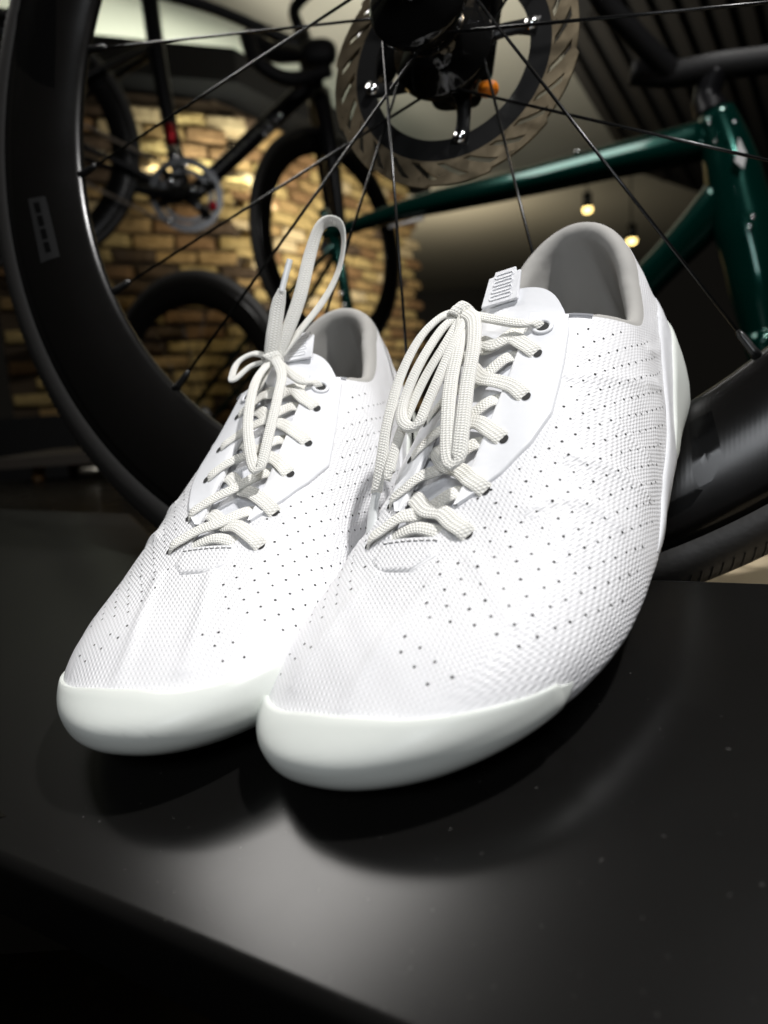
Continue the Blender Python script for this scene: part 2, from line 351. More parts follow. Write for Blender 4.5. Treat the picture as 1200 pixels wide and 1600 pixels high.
    for nm, xf, zx, zz, ob, oo in (('band', 158, [0, 32, 45, 73, 99, 130, 158], [84, 70, 61, 46, 34, 28, 19.5], -36, 1.1), ('cup', 92, [0, 21, 53, 80, 92], [76, 62, 43, 32, 23], -40, 2.2)):
        qq = around(xf); xb = xback(qq); z = np.interp(xb, zx, zz); z = np.convolve(np.pad(z, 4, 'edge'), np.ones(9)/9, 'valid'); e2 = el_at(qq, z, 2)
        tp = np.clip((xf-xb)/30, 0, 1)**.7; eb = e2+(ob-e2)*np.maximum(tp, .02)
        kk = np.array([0, .02, .06, .12, .25, .4, .55, .7, .85, .96, 1.]); of = np.array([0, .7, 1., 1, 1, 1, 1, 1, 1, .8, 0])
        c[nm] = grid(S(qq[:, None], e2[:, None]+(eb-e2)[:, None]*kk[None], (of*oo)[None]*np.clip(tp*1.3, .3, 1)[:, None]), flip=False)
    # collar lining
    qq = np.r_[qx(np.arange(97, 30, -2.), 1)+QL, (Q3+np.linspace(0, QH, 44))[::-1], qx(np.arange(30, 97.1, 2.), -1)]
    e1 = edge_el(qq); E = S(qq, e1); nn = normal(E); tg = np.gradient(E, axis=0); tg /= np.linalg.norm(tg, axis=1, keepdims=True)
    up = np.cross(tg, nn); up *= np.sign(up[:, 2:3]); up /= np.linalg.norm(up, axis=1, keepdims=True)
    heelness = np.clip(1-np.abs(np.arange(len(qq))-len(qq)/2)/(len(qq)*.36), 0, 1)
    rr = 3.0+2.6*heelness**.7; cols = []
    for a in np.linspace(0, math.pi, 11): cols.append(E-nn*rr[:, None]*(1-math.cos(a))+up*rr[:, None]*math.sin(a)*1.3*np.clip(np.minimum(np.arange(len(qq)), len(qq)-1-np.arange(len(qq)))/5., .15, 1)[:, None]-nn*.1)
    for j, t in enumerate(np.linspace(.06, 1, 20)):
        el = e1+(-24-e1)*t; cols.append(S(qq, el, -(2*rr+1.8*np.sin(np.minimum(t*3, 1)*math.pi)*heelness+.6+1.0*t)))
    LP = np.stack(cols, 1)
    w = .9*np.sin(qq*.21+1)[:, None]*np.sin(np.arange(LP.shape[1])*.35)[None]+.6*np.sin(qq*.47)[:, None]*np.sin(np.arange(LP.shape[1])*.23+1)[None]
    LP = LP+nn[:, None]*w[..., None]*np.clip((np.arange(LP.shape[1])-8)/6, 0, 1)[None, :, None]
    c['lining'] = grid(LP, flip=False); ring = LP[:, -1]
    h = len(ring)//2; A = ring[:h]; Bq = ring[::-1][:h]; k = np.linspace(0, 1, 9)
    c['insole'] = grid(A[:, None]*(1-k[None, :, None])+Bq[:, None]*k[None, :, None]+np.array([0, 0, 1.5]), flip=False)
    # the front inside: an inner skin under the vamp so the shoe is not see-through
    # tongue
    x = np.linspace(203, 100, 46); v = np.linspace(-1, 1, 25); hw = np.interp(x, [100, 128, 203], [26, 20, 13])
    TP = top(x[:, None]+0*v[None], v[None]*hw[:, None], -3.0-0*x[:, None]+0*v[None])
    d = TP[-1]-TP[-5]; d /= np.linalg.norm(d, axis=1, keepdims=True); ext = []
    dm = d[12]
    for s_ in np.linspace(1, 19, 12):
        cur = TP[-1].copy(); mid = cur[12]; wsc = 1-.22*(s_/23)**3
        cur = mid+(cur-mid)*np.array([1, wsc, 1-.15*s_/23])+dm*(s_*(1-.3*np.abs(v)[:, None]**5))+np.array([0, 0, .006*s_*s_]); ext.append(cur)
    TP = np.concatenate([TP, np.array(ext)], 0); c['tongue_top'] = TP[-1]; c['tongue_dir'] = TP[-1, 12]-TP[-3, 12]
    TP2 = TP.copy(); inner = TP2-normal(TP2)*0+np.array([-1.2, 0, -2.2]); both = np.concatenate([TP, inner[::-1]], 0)
    c['tongue'] = grid(both, closed=True, flip=True)
    c['tongue_band'] = grid(TP[-15:]+np.array([.5, 0, .9])*np.minimum(1, np.arange(15)/2.)[:, None, None], flip=True)
    # perforations
    dots = []
    for i in range(0, 44):
        for j in range(-20, 21):
            x = 66+i*5.1; s_ = j*7.0+(3.5 if i % 2 else 0)
            dots.append((x, s_))
    dots = np.array(dots); sd = np.where(dots[:, 1] >= 0, 1, -1)
    # arc distance below the ridge -> elevation by table
    keep_q = []; keep_e = []
    for x in np.unique(dots[:, 0]):
        row = dots[dots[:, 0] == x]
        for side in (1, -1):
            qq0 = qx(min(x, 255.), side) if x <= XT else None
            if x > XT: qq0 = Q1+8+(x-XT)*1.1 if side > 0 else Q2-8-(x-XT)*1.1
            elim = edge_el([qq0])[0]-6; els = np.linspace(88, -8, 60); pp = S(np.full(60, qq0), els); arc = np.r_[0, np.cumsum(np.linalg.norm(np.diff(pp, axis=0), axis=1))]
            for a in np.abs(row[(row[:, 1] >= 0) == (side > 0), 1]):
                if a < arc[-1]:
                    e_ = np.interp(a, arc, els); y = abs(np.interp(a, arc, pp[:, 1])-_c(x)); z = np.interp(a, arc, pp[:, 2])
                    ly = np.interp(x, ox, oy[side])+2.5 if x < 186 else (23 if x < 204 else 13+(x-204)*.12)
                    if x < 80: ly = 20
                    zmax = 99 if x > 84 else float(_colz[side](x))-6
                    if x > 243 or z > zmax: continue
                    zlow = np.interp(x, [60, 75, 100, 130, 158, 185, 215, 235], [56, 49, 38, 33, 27, 22, 26, 30.5])
                    if y < ly or z < zlow: continue
                    if e_ > elim: continue
                    keep_q.append(qq0+rng.normal(0, .3)); keep_e.append(e_)
    P = S(np.array(keep_q), np.array(keep_e), 0.); nn = normal(P); P = P+nn*(relief(P)[:, None]+.07); v = []; f = []
    for p, n_ in zip(P, nn):
        dr = rng.uniform(.42, .56); a = np.cross(n_, [0, 0, 1.]); a /= np.linalg.norm(a); b = np.cross(n_, a); k0 = len(v)
        for t in range(8): v.append(p+(a*math.cos(t*math.pi/4)+b*math.sin(t*math.pi/4))*dr)
        f.append(tuple(k0+t for t in range(8)))
    c['dots'] = (np.array(v), f); c['ndots'] = len(P)
    return c
def disc(p, n_, r, mt, name, par, sy=1, ring=None, axis=(1, 0, 0)):
    n_ = Vector(n_).normalized(); a = Vector(axis); a = (a-n_*a.dot(n_)).normalized(); b = n_.cross(a); p = Vector(p); v = []; f = []
    K = 20
    if ring is None:
        for t in range(K): v.append(p+(a*math.cos(t*2*math.pi/K)*r+b*math.sin(t*2*math.pi/K)*r*sy))
        f = [tuple(range(K))]
    else:
        for t in range(K):
            an = t*2*math.pi/K; d = a*math.cos(an)+b*math.sin(an)
            for s in range(8):
                bb = s*math.pi/4; v.append(p+d*(r+ring*math.cos(bb))+n_*(ring*.7*math.sin(bb)))
        f = [(t*8+s, ((t+1) % K)*8+s, ((t+1) % K)*8+(s+1) % 8, t*8+(s+1) % 8) for t in range(K) for s in range(8)]
    return mesh(name, [x*MM for x in v], f, mt, par)
def ribbon(name, pts, nrm, par, w=3.3, th=.95, mat=None, wlist=None, dense=1.0, K=16):
    """woven flat lace: pts (n,3) mm, nrm normals (n,3); carries UVs (mm along, 0..1 around)"""
    P = np.array(pts, float); Nn = np.array(nrm, float); n = len(P)
    tg = np.gradient(P, axis=0); tg /= np.linalg.norm(tg, axis=1, keepdims=True)
    Nn = Nn-tg*np.sum(Nn*tg, 1, keepdims=True); Nn /= np.maximum(np.linalg.norm(Nn, axis=1, keepdims=True), 1e-6); B = np.cross(tg, Nn)
    arc = np.r_[0, np.cumsum(np.linalg.norm(np.diff(P, axis=0), axis=1))]
    W_ = np.full(n, w) if wlist is None else np.array(wlist)
    Th = np.full(n, th) if np.ndim(th) == 0 else np.array(th)
    v = []; 
    for i in range(n):
        for k in range(K):
            a = 2*math.pi*k/K; ca = math.copysign(abs(math.cos(a))**.75, math.cos(a)); sa = math.copysign(abs(math.sin(a))**.8, math.sin(a))
            v.append((P[i]+B[i]*ca*W_[i]+Nn[i]*sa*Th[i])*MM)
    f = [(i*K+k, i*K+(k+1) % K, (i+1)*K+(k+1) % K, (i+1)*K+k) for i in range(n-1) for k in range(K)]
    uv = []
    for i in range(n-1):
        for k in range(K): uv += [(arc[i], k/K), (arc[i], (k+1)/K), (arc[i+1], (k+1)/K), (arc[i+1], k/K)]
    f += [tuple(range(K-1, -1, -1)), tuple((n-1)*K+k for k in range(K))]; uv += [(0, 0)]*(2*K)
    o = mesh(name, v, f, mat or LACE, par); ul = o.data.uv_layers.new(name='UVMap')
    ul.data.foreach_set('uv', np.array(uv, float).ravel()); return o
class Flip:                                      # context: everything built for the right shoe is mirrored in y
    s = 1
def shoe_mesh(name, vf, mt, par, s, sub=0):
    v, f = vf; v = np.array(v)*np.array([1, s, 1])*MM
    if s < 0: f = [tuple(reversed(a)) for a in f]
    o = mesh(name, v, f, mt, par, sub=sub); return o
EYE = np.array([(104, 19.5), (117, 21), (138, 22.5), (158, 20.5), (179, 20.5), (197, 21)])
def local_path(ctrl, n=60):
    """ctrl rows (x, yrel, off) on the last -> points and normals, mm, left shoe"""
    C = spline(ctrl, n); base = top(C[:, 0], C[:, 1], 0.); nn = normal(base); return base+nn*C[:, 2:3], nn
def build_shoe(m, s, label):
    g = geom(); r = empty('cycling_shoe', m, label=label, cat='shoe', group='pair of white cycling shoes')
    up = shoe_mesh('upper', g['upper'], WHITE, r, s)
    b2 = bmesh.new(); b2.from_mesh(up.data); bmesh.ops.remove_doubles(b2, verts=b2.verts, dist=.00012); b2.to_mesh(up.data); b2.free()
    for p_ in up.data.polygons: p_.use_smooth = True
    shoe_mesh('opening_edge', g['rim'], WHITE, up, s)
    d = shoe_mesh('perforation', g['dots'], HOLE, up, s); d['kind'] = 'stuff'
    shoe_mesh('outsole', g['sole'], CARBON, r, s); shoe_mesh('toe_cap', g['cap'], RUBBER, r, s)
    for sd in (1, -1): shoe_mesh('lacing_panel', g['panel', sd], SMOOTH, r, s)
    shoe_mesh('vamp_patch', g['patch'], WHITE, r, s)
    mb = MB()
    for i_ in range(9):
        y0 = -10.5+i_*2.55; pp = top(np.array([200.6, 200.7]), np.array([y0, y0+1.7]), .85)*np.array([1, s, 1])*MM; mb.tube([Vector(p) for p in pp], .00028, 5)
    mb.build('stitching', STITCH, up)
    shoe_mesh('heel_band', g['band'], SMOOTH, r, s); hc = shoe_mesh('heel_cup', g['cup'], RUBBER, r, s)
    for i_, (w0, w1) in enumerate(((-1.6, 1.6), (-1.6, .2), (-1.2, 1.6), (-1.6, 1.6), (-.4, 1.6), (-1.6, 1.0), (-1.6, 1.6))):
        el_ = 44-i_*7.2; mb = MB()
        qs_ = QL-30+np.linspace(w0, w1, 5)*2.6; pp = S(qs_, el_+np.zeros(5)+.8*(i_ % 2), 2.35)*np.array([1, s, 1])*MM; mb.tube([Vector(p) for p in pp], .0006, 6)
        if i_ % 3 != 1:
            pp = S(np.full(4, QL-30+w1*2.6), np.linspace(el_, el_-4.5, 4), 2.35)*np.array([1, s, 1])*MM; mb.tube([Vector(p) for p in pp], .0006, 6)
        mb.build('embossed_mark', RUBBER, hc)
    shoe_mesh('collar_lining', g['lining'], LINING, r, s); shoe_mesh('insole', g['insole'], INSOLE, r, s)
    tg = shoe_mesh('tongue', g['tongue'], TONGUE, r, s); shoe_mesh('tongue_binding', g['tongue_band'], SMOOTH, tg, s)
    fl = np.array([1, s, 1.])
    # pull tab with four raised bars
    tt = g['tongue_top'][12]; dr = g['tongue_dir']/np.linalg.norm(g['tongue_dir']); nx = np.cross(dr, [0, 1, 0]); nx = nx/np.linalg.norm(nx)*(1 if np.cross(dr, [0, 1, 0])[0] > 0 else -1)
    R3 = Matrix((( dr[0], 0, nx[0]), (dr[1], 1, nx[1]), (dr[2], 0, nx[2])))
    me = MB(); me.box((0, 0, 0), (1, 1, 1)); bm = bmesh.new()
    bmesh.ops.create_grid(bm, x_segments=1, y_segments=1, size=.5)
    c0 = tt+dr*2.5+nx*1.6+np.array([0, -3.5, 0])
    for v in bm.verts: v.co = Vector((v.co.x*18, v.co.y*(17.5 if v.co.x < 0 else 15), 0))
    bmesh.ops.bevel(bm, geom=[v for v in bm.verts if v.co.x > 0], offset=2.5, segments=5, affect='VERTICES')
    ex = bmesh.ops.extrude_face_region(bm, geom=list(bm.faces)); bmesh.ops.translate(bm, verts=[e for e in ex['geom'] if isinstance(e, bmesh.types.BMVert)], vec=(0, 0, 1.3))
    bmesh.ops.recalc_face_normals(bm, faces=bm.faces)
    for v in bm.verts: v.co = (Vector(c0)+R3 @ v.co)*MM; v.co.y *= s
    if s < 0: bmesh.ops.reverse_faces(bm, faces=bm.faces)
    md = bpy.data.meshes.new('pull_tab'); bm.to_mesh(md); bm.free(); md.materials.append(SMOOTH); tab = link('pull_tab', md, tg)
    b_ = tab.modifiers.new('b', 'BEVEL'); b_.width = .0004; b_.segments = 2
    for k in range(4):
        off = 5.6-k*3.7; ww = 4.2+.3*k
        pp = [Vector(c0)+R3 @ Vector((off, y, 1.55)) for y in np.linspace(-ww, ww, 6)]
        loop = []
        for an in np.linspace(0, 2*math.pi, 25)[:-1]:
            cx = math.copysign(max(0, ww-1.1), math.cos(an)); loop.append(Vector(c0)+R3 @ Vector((off+1.05*math.sin(an), cx+1.1*math.cos(an), 1.3)))
        loop.append(loop[0]); mb = MB(); mb.tube([Vector((p.x, p.y*s, p.z))*MM for p in loop], .00034, 6, cap=False); mb.build('raised_bar', SMOOTH, tab if False else tg)
    # eyelets and laces
    for k, (x, y) in enumerate(EYE):
        for sd in (1, -1):
            p = top(np.array([x]), np.array([sd*y]), .0+1.3*(k < 4)+.35*(k == 4)+.15*(k > 4))[0]; nn = normal(p[None])[0]
            o = disc(p*fl, nn*fl, 2.1 if k else 2.5, HOLE, 'eyelet', r, sy=.75 if k else 1, axis=(1, 0, 0))
            if k == 0: disc(p*fl, nn*fl, 3.5, SMOOTH, 'eyelet_ring', o, ring=.95)
    def rib(name, ctrl, n=60, **kw):
        P, nn = local_path(ctrl, n); return ribbon(name, P*fl, nn*fl, r, **kw)
    xs = EYE[:, 0]
    for k in range(1, 6):
        x, y = EYE[k]; x2 = EYE[k-1][0]+3; jit = rng.normal(0, .8, 8)
        for sd in (1, -1):
            hi = .8 if (sd > 0) else -.5
            rib('lace', [(x+.5, sd*(y+1.2), -1.6), (x-.8, sd*(y-1.8), 1.3), (x-4.+jit[0], sd*(y-6.5), 1.35), (x-7.5, sd*8.5, 1.1), ((x+x2)/2-1.5+jit[1], sd*1, hi), (x2-1.5, -sd*7.5, -.6), (x2-4, -sd*12, -2.1), (x2-5.5, -sd*16, -2.8)], w=3.3, th=.62)
    rib('lace', [(196.5, -13, -2.2), (195.5, -7, -1.0), (194.5, 0, -.4), (195.5, 7, -1.0), (196.5, 13, -2.2)], w=2.9)
    kp = None
    return r, kp
def to_local_ray(m, px, py):                     # camera ray in the shoe's own mm frame
    inv = m.inverted(); o = inv @ CAM_WORLD.translation
    d = CAM_WORLD.to_3x3() @ Vector(((px-600)/CF, -(py-800)/CF, -1)); d = inv.to_3x3() @ d
    return np.array(o)*1000, np.array(d)
POSE_A = frame_m(19, 221, -127.9, 5.0, 5.7, 1.0)
POSE_B = frame_m(-76, 268, -113.4, 0.0, 0., .5)
shoeA, knotA = build_shoe(POSE_A, 1, 'white lace-up cycling shoe standing nearer the camera, its bow hanging down over the laces')
shoeB, knotB = build_shoe(POSE_B, -1, 'white lace-up cycling shoe half hidden behind the other, with one lace loop standing upright')
# ------------------------------------------------------------------ bows: strands leave the knot and hang over the lacing (near shoe) or stand up (far shoe)
def bow_plane(m, s, lift, x1=92., x2=190.):
    """plane over the laces: through two points above the ridge and the sideways axis (shoe frame, mm)"""
    a = top(np.array([x1]), np.array([0.]), lift)[0]*[1, s, 1]; b = top(np.array([x2]), np.array([0.]), lift)[0]*[1, s, 1]
    n_ = np.cross(b-a, [0, 1, 0]); n_ /= np.linalg.norm(n_); n_ *= np.sign(n_[2]); return a, n_
def on_plane(m, px, py, a, n_, lift=0):
    o, d = to_local_ray(m, px, py); t = ((a+n_*lift-o)@n_)/(d@n_); return o+d*t
def strand(name, m, par, s, ctrl, a, n_, w=2.9, th=.8, n=70, mat=None, wl=None, nrm=None):
    """ctrl rows (px, py, lift above the plane)"""
    P = np.array([on_plane(m, c[0], c[1], a, n_, c[2]) for c in ctrl]); P = spline(P, n)
    Nn = np.tile(n_ if nrm is None else nrm, (n, 1)).astype(float)
    wd = None
    if wl is not None: wd = np.interp(np.linspace(0, 1, n), np.linspace(0, 1, len(wl)), wl)
    o = ribbon(name, P, Nn, par, w=w, th=th, mat=mat, wlist=wd); return o
AGLET = M('clear_white_aglet', (.78, .8, .8), .18)
def knot(m, par, s, cx, cy, a, n_, lift, sz=1.):
    c = on_plane(m, cx, cy, a, n_, lift)
    rtv = np.array(m.inverted().to_3x3() @ (CAM_WORLD.to_3x3() @ Vector((1, 0, 0))))*1000; rtv /= np.linalg.norm(rtv); upv = np.cross(n_, rtv); 
    if upv@(np.array(m.inverted().to_3x3() @ (CAM_WORLD.to_3x3() @ Vector((0, 1, 0))))) < 0: upv = -upv
    k = empty('knot', None); k.parent = par
    for (t0, t1, r0, tilt, w_) in ((0, 1, 3.6, .5, 3.2), (0, 1, 3.2, -.6, 2.6), (0, 1, 2.6, 1.4, 2.6)):
        pts = []; nn = []
        ax = rtv*math.cos(tilt)+upv*math.sin(tilt)                     # axis the strand wraps round
        b = np.cross(ax, n_); 
        for t in np.linspace(-.15, math.pi+.15, 26):
            d = b*math.cos(t)+n_*math.sin(t); pts.append(c+d*r0*sz-n_*1.2+ax*1.2*math.cos(t)); nn.append(d)
        o = ribbon('wrap', np.array(pts), np.array(nn), par, w=w_*sz, th=.85); o.name = 'knot'
    bpy.data.objects.remove(k)
aA, nA = bow_plane(POSE_A, 1, 4.)
kA = (722, 492)
knot(POSE_A, shoeA, 1, 720, 490, aA, nA, 2.0, 1.25)
def st(name, c, **k): return strand(name, POSE_A, shoeA, 1, c, aA, nA, **k)
def top_lace(m, par, s, a, n_, cx, cy, lift, aend):
    x, y = EYE[0]
    for sd in (1, -1):
        p0 = top(np.array([x, x-.3, x+1.]), np.array([sd*(y+.5), sd*(y-3.), sd*10.]), np.array([-.8, 2.4, 4.]))*[1, s, 1]
        C = spline(np.vstack([p0, on_plane(m, cx, cy, a, n_, lift)]), 44); nn = np.tile(normal(top(np.array([x]), np.array([0.])))[0]*[1, s, 1], (44, 1)); ribbon('lace', C, nn, par, w=2.3, th=.9)
top_lace(POSE_A, shoeA, 1, aA, nA, 722, 490, 1.5, 0)
# upper bow loop: out, down to the left, round the bottom and back up
st('bow_loop', [(718, 492, 2), (690, 515, 4), (655, 570, 5), (632, 625, 4), (628, 655, 4), (640, 668, 4), (654, 662, 4.5), (668, 630, 5), (690, 580, 6), (712, 530, 6), (728, 498, 4)], w=2.5, th=1.15, nrm=None)
# free end with its aglet, far left
st('lace_end', [(716, 488, 1.5), (688, 496, 3), (655, 530, 4), (625, 590, 3), (606, 660, 1), (596, 720, -2), (588, 770, -6)], w=2.7)
st('aglet', [(589, 765, -6), (583, 800, -9), (578, 848, -12)], w=2.0, th=1.0, mat=AGLET, n=24)
st('lace_end', [(720, 496, 2.5), (700, 530, 3), (664, 590, 2), (634, 655, 1), (618, 700, 0), (608, 740, -1), (612, 745, -2)], w=2.5)
# second loop hanging down the middle
st('bow_loop', [(724, 494, 3), (716, 540, 6), (704, 600, 6.5), (700, 660, 6), (700, 705, 5.2), (706, 724, 5), (716, 718, 5.5), (722, 670, 7), (730, 600, 8), (740, 540, 8), (740, 500, 6.5), (728, 488, 4)], w=3.1, th=.85)
# far shoe
aB, nB = bow_plane(POSE_B, -1, 3.5)
knot(POSE_B, shoeB, -1, 425, 560, aB, nB, 2.5, 1.1)
top_lace(POSE_B, shoeB, -1, aB, nB, 425, 559, 1.5, 0)
def sb_(name, c, **k): return strand(name, POSE_B, shoeB, -1, c, aB, nB, **k)
sb_('bow_loop', [(424, 562, 2), (400, 595, 4.5), (388, 650, 5), (390, 700, 4.5), (398, 732, 4), (408, 728, 4.6), (420, 680, 6), (434, 620, 6.5), (440, 585, 5.5), (430, 560, 4)], w=2.6, th=.9)
sb_('bow_loop', [(420, 558, 1), (396, 553, 1.5), (372, 566, 1.2), (362, 590, .4), (368, 592, 0), (392, 572, .6), (418, 565, 1.2)], w=2.0, th=.8)
# the standing loop and the free end: in the plane facing the camera through the knot
kb = on_plane(POSE_B, 425, 558, aB, nB, 3)
vw = np.array(POSE_B.inverted().to_3x3() @ (CAM_WORLD.to_3x3() @ Vector((0, 0, 1)))); vw /= np.linalg.norm(vw)
def up_strand(name, ctrl, nr, **k):
    P = np.array([on_plane(POSE_B, c[0], c[1], kb, vw, c[2]) for c in ctrl]); P = spline(P, 90); n = len(P)
    tg = np.gradient(P, axis=0); tg /= np.linalg.norm(tg, axis=1, keepdims=True)
    Nn = np.array([vw*math.cos(a)+np.cross(tg[i], vw)*math.sin(a) for i, a in enumerate(np.interp(np.linspace(0, 1, n), np.linspace(0, 1, len(nr)), nr))])
    wd = k.pop('wl', None)
    if wd is not None: wd = np.interp(np.linspace(0, 1, n), np.linspace(0, 1, len(wd)), wd)
    return ribbon(name, P, Nn, shoeB, wlist=wd, **k)
up_strand('bow_loop', [(430, 560, 0), (448, 520, 1), (468, 465, 1), (484, 400, 0), (498, 358, -1), (514, 345, -3), (532, 352, -5), (537, 380, -6), (528, 425, -6), (505, 470, -4), (470, 515, -3), (436, 556, -1)], [0, .1, .2, .5, 1.0, 1.3, 1.1, .9, .9, .6], w=3.3, th=.8)
up_strand('lace_end', [(422, 560, 1), (428, 520, 3), (434, 480, 4), (441, 452, 5)], [0, .2, .1, 0], w=3.4, th=.8, wl=[3, 3.6, 3.8, 3.6, 3.6, 3.3, 2.0])
up_strand('aglet', [(440, 456, 4.9), (446, 432, 5), (453, 406, 5)], [0, 0], w=1.5, th=1.2, mat=AGLET)
# ------------------------------------------------------------------ display shelf (slanted)
def plastic():
    m = M('black_satin_laminate', (.0055, .0053, .005), .2, spec=.32)
    tc = N(m, 'TexCoord'); nz = N(m, 'TexNoise', i_Scale=11, i_Detail=8, i_Roughness=.65); L(m, tc.outputs['Object'], nz.inputs['Vector'])
    mr = N(m, 'MapRange'); mr.inputs[3].default_value = .19; mr.inputs[4].default_value = .28; L(m, nz.outputs['Fac'], mr.inputs[0]); L(m, mr.outputs[0], bsdf(m).inputs['Roughness'])
    n2 = N(m, 'TexNoise', i_Scale=2500, i_Detail=2); L(m, tc.outputs['Object'], n2.inputs['Vector'])
    bp = N(m, 'Bump', i_Strength=.05, i_Distance=.00002); L(m, n2.outputs['Fac'], bp.inputs['Height']); L(m, bp.outputs[0], bsdf(m).inputs['Normal'])
    return m
SHELFM = plastic()
shelf = empty('display_shelf', T, label='slanted black satin display shelf under the two white shoes', cat='display shelf')
def cam_to_shelf(px, py, z=0):
    o = np.array([0, 0, CH]); rt, up, fw = cam_axes(CP, CR); d = fw+rt*((px-600)/CF)-up*((py-800)/CF); return o+d*((z-CH)/d[2])
b1, b2 = cam_to_shelf(0, 880), cam_to_shelf(1165, 918); f1, f2 = cam_to_shelf(0, 1352), cam_to_shelf(560, 1600)
ub = (b2-b1)/np.linalg.norm(b2-b1); uf = (f2-f1)/np.linalg.norm(f2-f1)
B1, B2, F1, F2 = b1-ub*150, b2+ub*500, f1-uf*70, f2+uf*500
bm = bmesh.new()
quad = [F1, F2, B2, cam_to_shelf(285, 876), cam_to_shelf(204, 800), cam_to_shelf(204, 800)+(cam_to_shelf(-40, 792)-cam_to_shelf(204, 800))*1.3]; vs = [bm.verts.new(Vector(p)*MM) for p in quad]; bm.faces.new(vs)
ex = bmesh.ops.extrude_face_region(bm, geom=list(bm.faces)); bmesh.ops.translate(bm, verts=[e for e in ex['geom'] if isinstance(e, bmesh.types.BMVert)], vec=(0, 0, -.03))
bmesh.ops.recalc_face_normals(bm, faces=bm.faces)
md = bpy.data.meshes.new('shelf_board'); bm.to_mesh(md); bm.free(); md.materials.append(SHELFM); sb = link('shelf_board', md, shelf)
bv = sb.modifiers.new('b', 'BEVEL'); bv.width = .0045; bv.segments = 8; bv.limit_method = 'ANGLE'
for p in md.polygons: p.use_smooth = True

# dust on the shelf: tiny pale flecks and fibres, one joined mesh
mb = MB(); rr_ = random.Random(3)
for k in range(260):
    px_ = rr_.uniform(0, 1200); y0_ = 1352+px_*.446
    py_ = rr_.uniform(1130, 1590) if k % 3 else rr_.uniform(900, 1200)
    if py_ > y0_-25: continue
    p = cam_to_shelf(px_, py_); sz = rr_.choice((.03, .04, .055, .08, .1)); a_ = rr_.uniform(0, 6.28)
    if k % 11 == 0:
        pts = [Vector((p[0]+t*sz*9+rr_.gauss(0, .15), p[1]+math.sin(t*3+a_)*sz*3, .12))*MM for t in np.linspace(-.5, .5, 6)]; mb.tube(pts, .00004, 4)
    else: mb.box(Vector((p[0], p[1], .12))*MM, (sz*MM*rr_.choice((1, 1, 2.5)), sz*MM*.8, .1*MM), Matrix.Rotation(a_, 3, 'Z'))
ds = mb.build('dust', M('pale_dust', (.35, .34, .32), .9), shelf, smooth=False); ds['kind'] = 'stuff'
# ------------------------------------------------------------------ place helpers
CW3 = CAM_WORLD.to_3x3(); CPOS = CAM_WORLD.translation.copy()
def at(px, py, d):                               # world point on the ray through a photo point at depth d (m)
    return CPOS+CW3 @ Vector(((px-600)/CF*d, -(py-800)/CF*d, -d))
def at_z(px, py, z):
    v = CW3 @ Vector(((px-600)/CF, -(py-800)/CF, -1)); t = (z-CPOS.z)/v.z; return CPOS+v*t
def at_plane(px, py, p0, n_):
    v = CW3 @ Vector(((px-600)/CF, -(py-800)/CF, -1)); t = (p0-CPOS).dot(n_)/v.dot(n_); return CPOS+v*t
def cam_vec(v): return CW3 @ Vector((v[0], -v[1], -v[2]))
def basis(o, x, y, z):
    m = Matrix.Identity(4)
    for i in range(3): m[i][0], m[i][1], m[i][2], m[i][3] = x[i], y[i], z[i], o[i]
    return m

# ------------------------------------------------------------------ background materials
TYRE = noise_bump(M('black_tyre_rubber', (.014, .013, .012), .55), 300, .3, .0006)
RIM = M('black_carbon_rim', (.004, .0037, .0034), .24, spec=.3)
def weave(m, sc=900.):
    tc = N(m, 'TexCoord'); w1 = N(m, 'TexWave', i_Scale=sc/6, i_Distortion=1.); L(m, tc.outputs['Object'], w1.inputs['Vector'])
    nz = N(m, 'TexNoise', i_Scale=35, i_Detail=5); L(m, tc.outputs['Object'], nz.inputs['Vector'])
    h = math_(m, 'ADD', math_(m, 'MULTIPLY', w1.outputs['Fac'], .07), nz.outputs['Fac'])
    bp = N(m, 'Bump', i_Strength=.12, i_Distance=.0006); L(m, h, bp.inputs['Height']); L(m, bp.outputs[0], bsdf(m).inputs['Normal'])
    mr = N(m, 'MapRange'); mr.inputs[3].default_value = .2; mr.inputs[4].default_value = .3; L(m, nz.outputs['Fac'], mr.inputs[0]); L(m, mr.outputs[0], bsdf(m).inputs['Roughness'])
weave(RIM)
GLOSSK = M('gloss_black', (.004, .004, .004), .08)
PRINTK = M('gloss_black_print', (.002, .002, .002), .22, spec=.25)
BLACKM = M('black_anodised_metal', (.012, .012, .012), .3, metal=.3)
SPOKE = M('black_spoke', (.01, .01, .01), .25, metal=.4)
STEEL = noise_bump(M('brushed_steel', (.62, .58, .5), .3, metal=1), 150, .15, .001, rough_var=(.22, .45))
ROTORM = noise_bump(M('worn_rotor_steel', (.3, .23, .14), .34, metal=.95), 90, .3, .001, rough_var=(.2, .42), col_var=((.28, .22, .14), (.62, .5, .33)))
SILVER = M('polished_silver', (.75, .75, .75), .15, metal=1)
GREEN = noise_bump(M('metallic_green_paint', (.0, .028, .021), .17, metal=.65, spec=.3, Coat_Weight=.4, Coat_Roughness=.05), 400, .03, .0005)
BLACKP = M('satin_black_frame_paint', (.005, .005, .006), .34, spec=.2)
TAPE = noise_bump(M('black_bar_tape', (.006, .006, .0065), .6, spec=.2), 180, .4, .001)
RED = M('red_anodised', (.5, .01, .02), .25, metal=.6); ORANGE = M('orange_plastic', (.9, .25, .01), .4)
DECAL = M('pale_print', (.5, .5, .5), .4); FAINT = M('grey_print', (.018, .018, .018), .3)

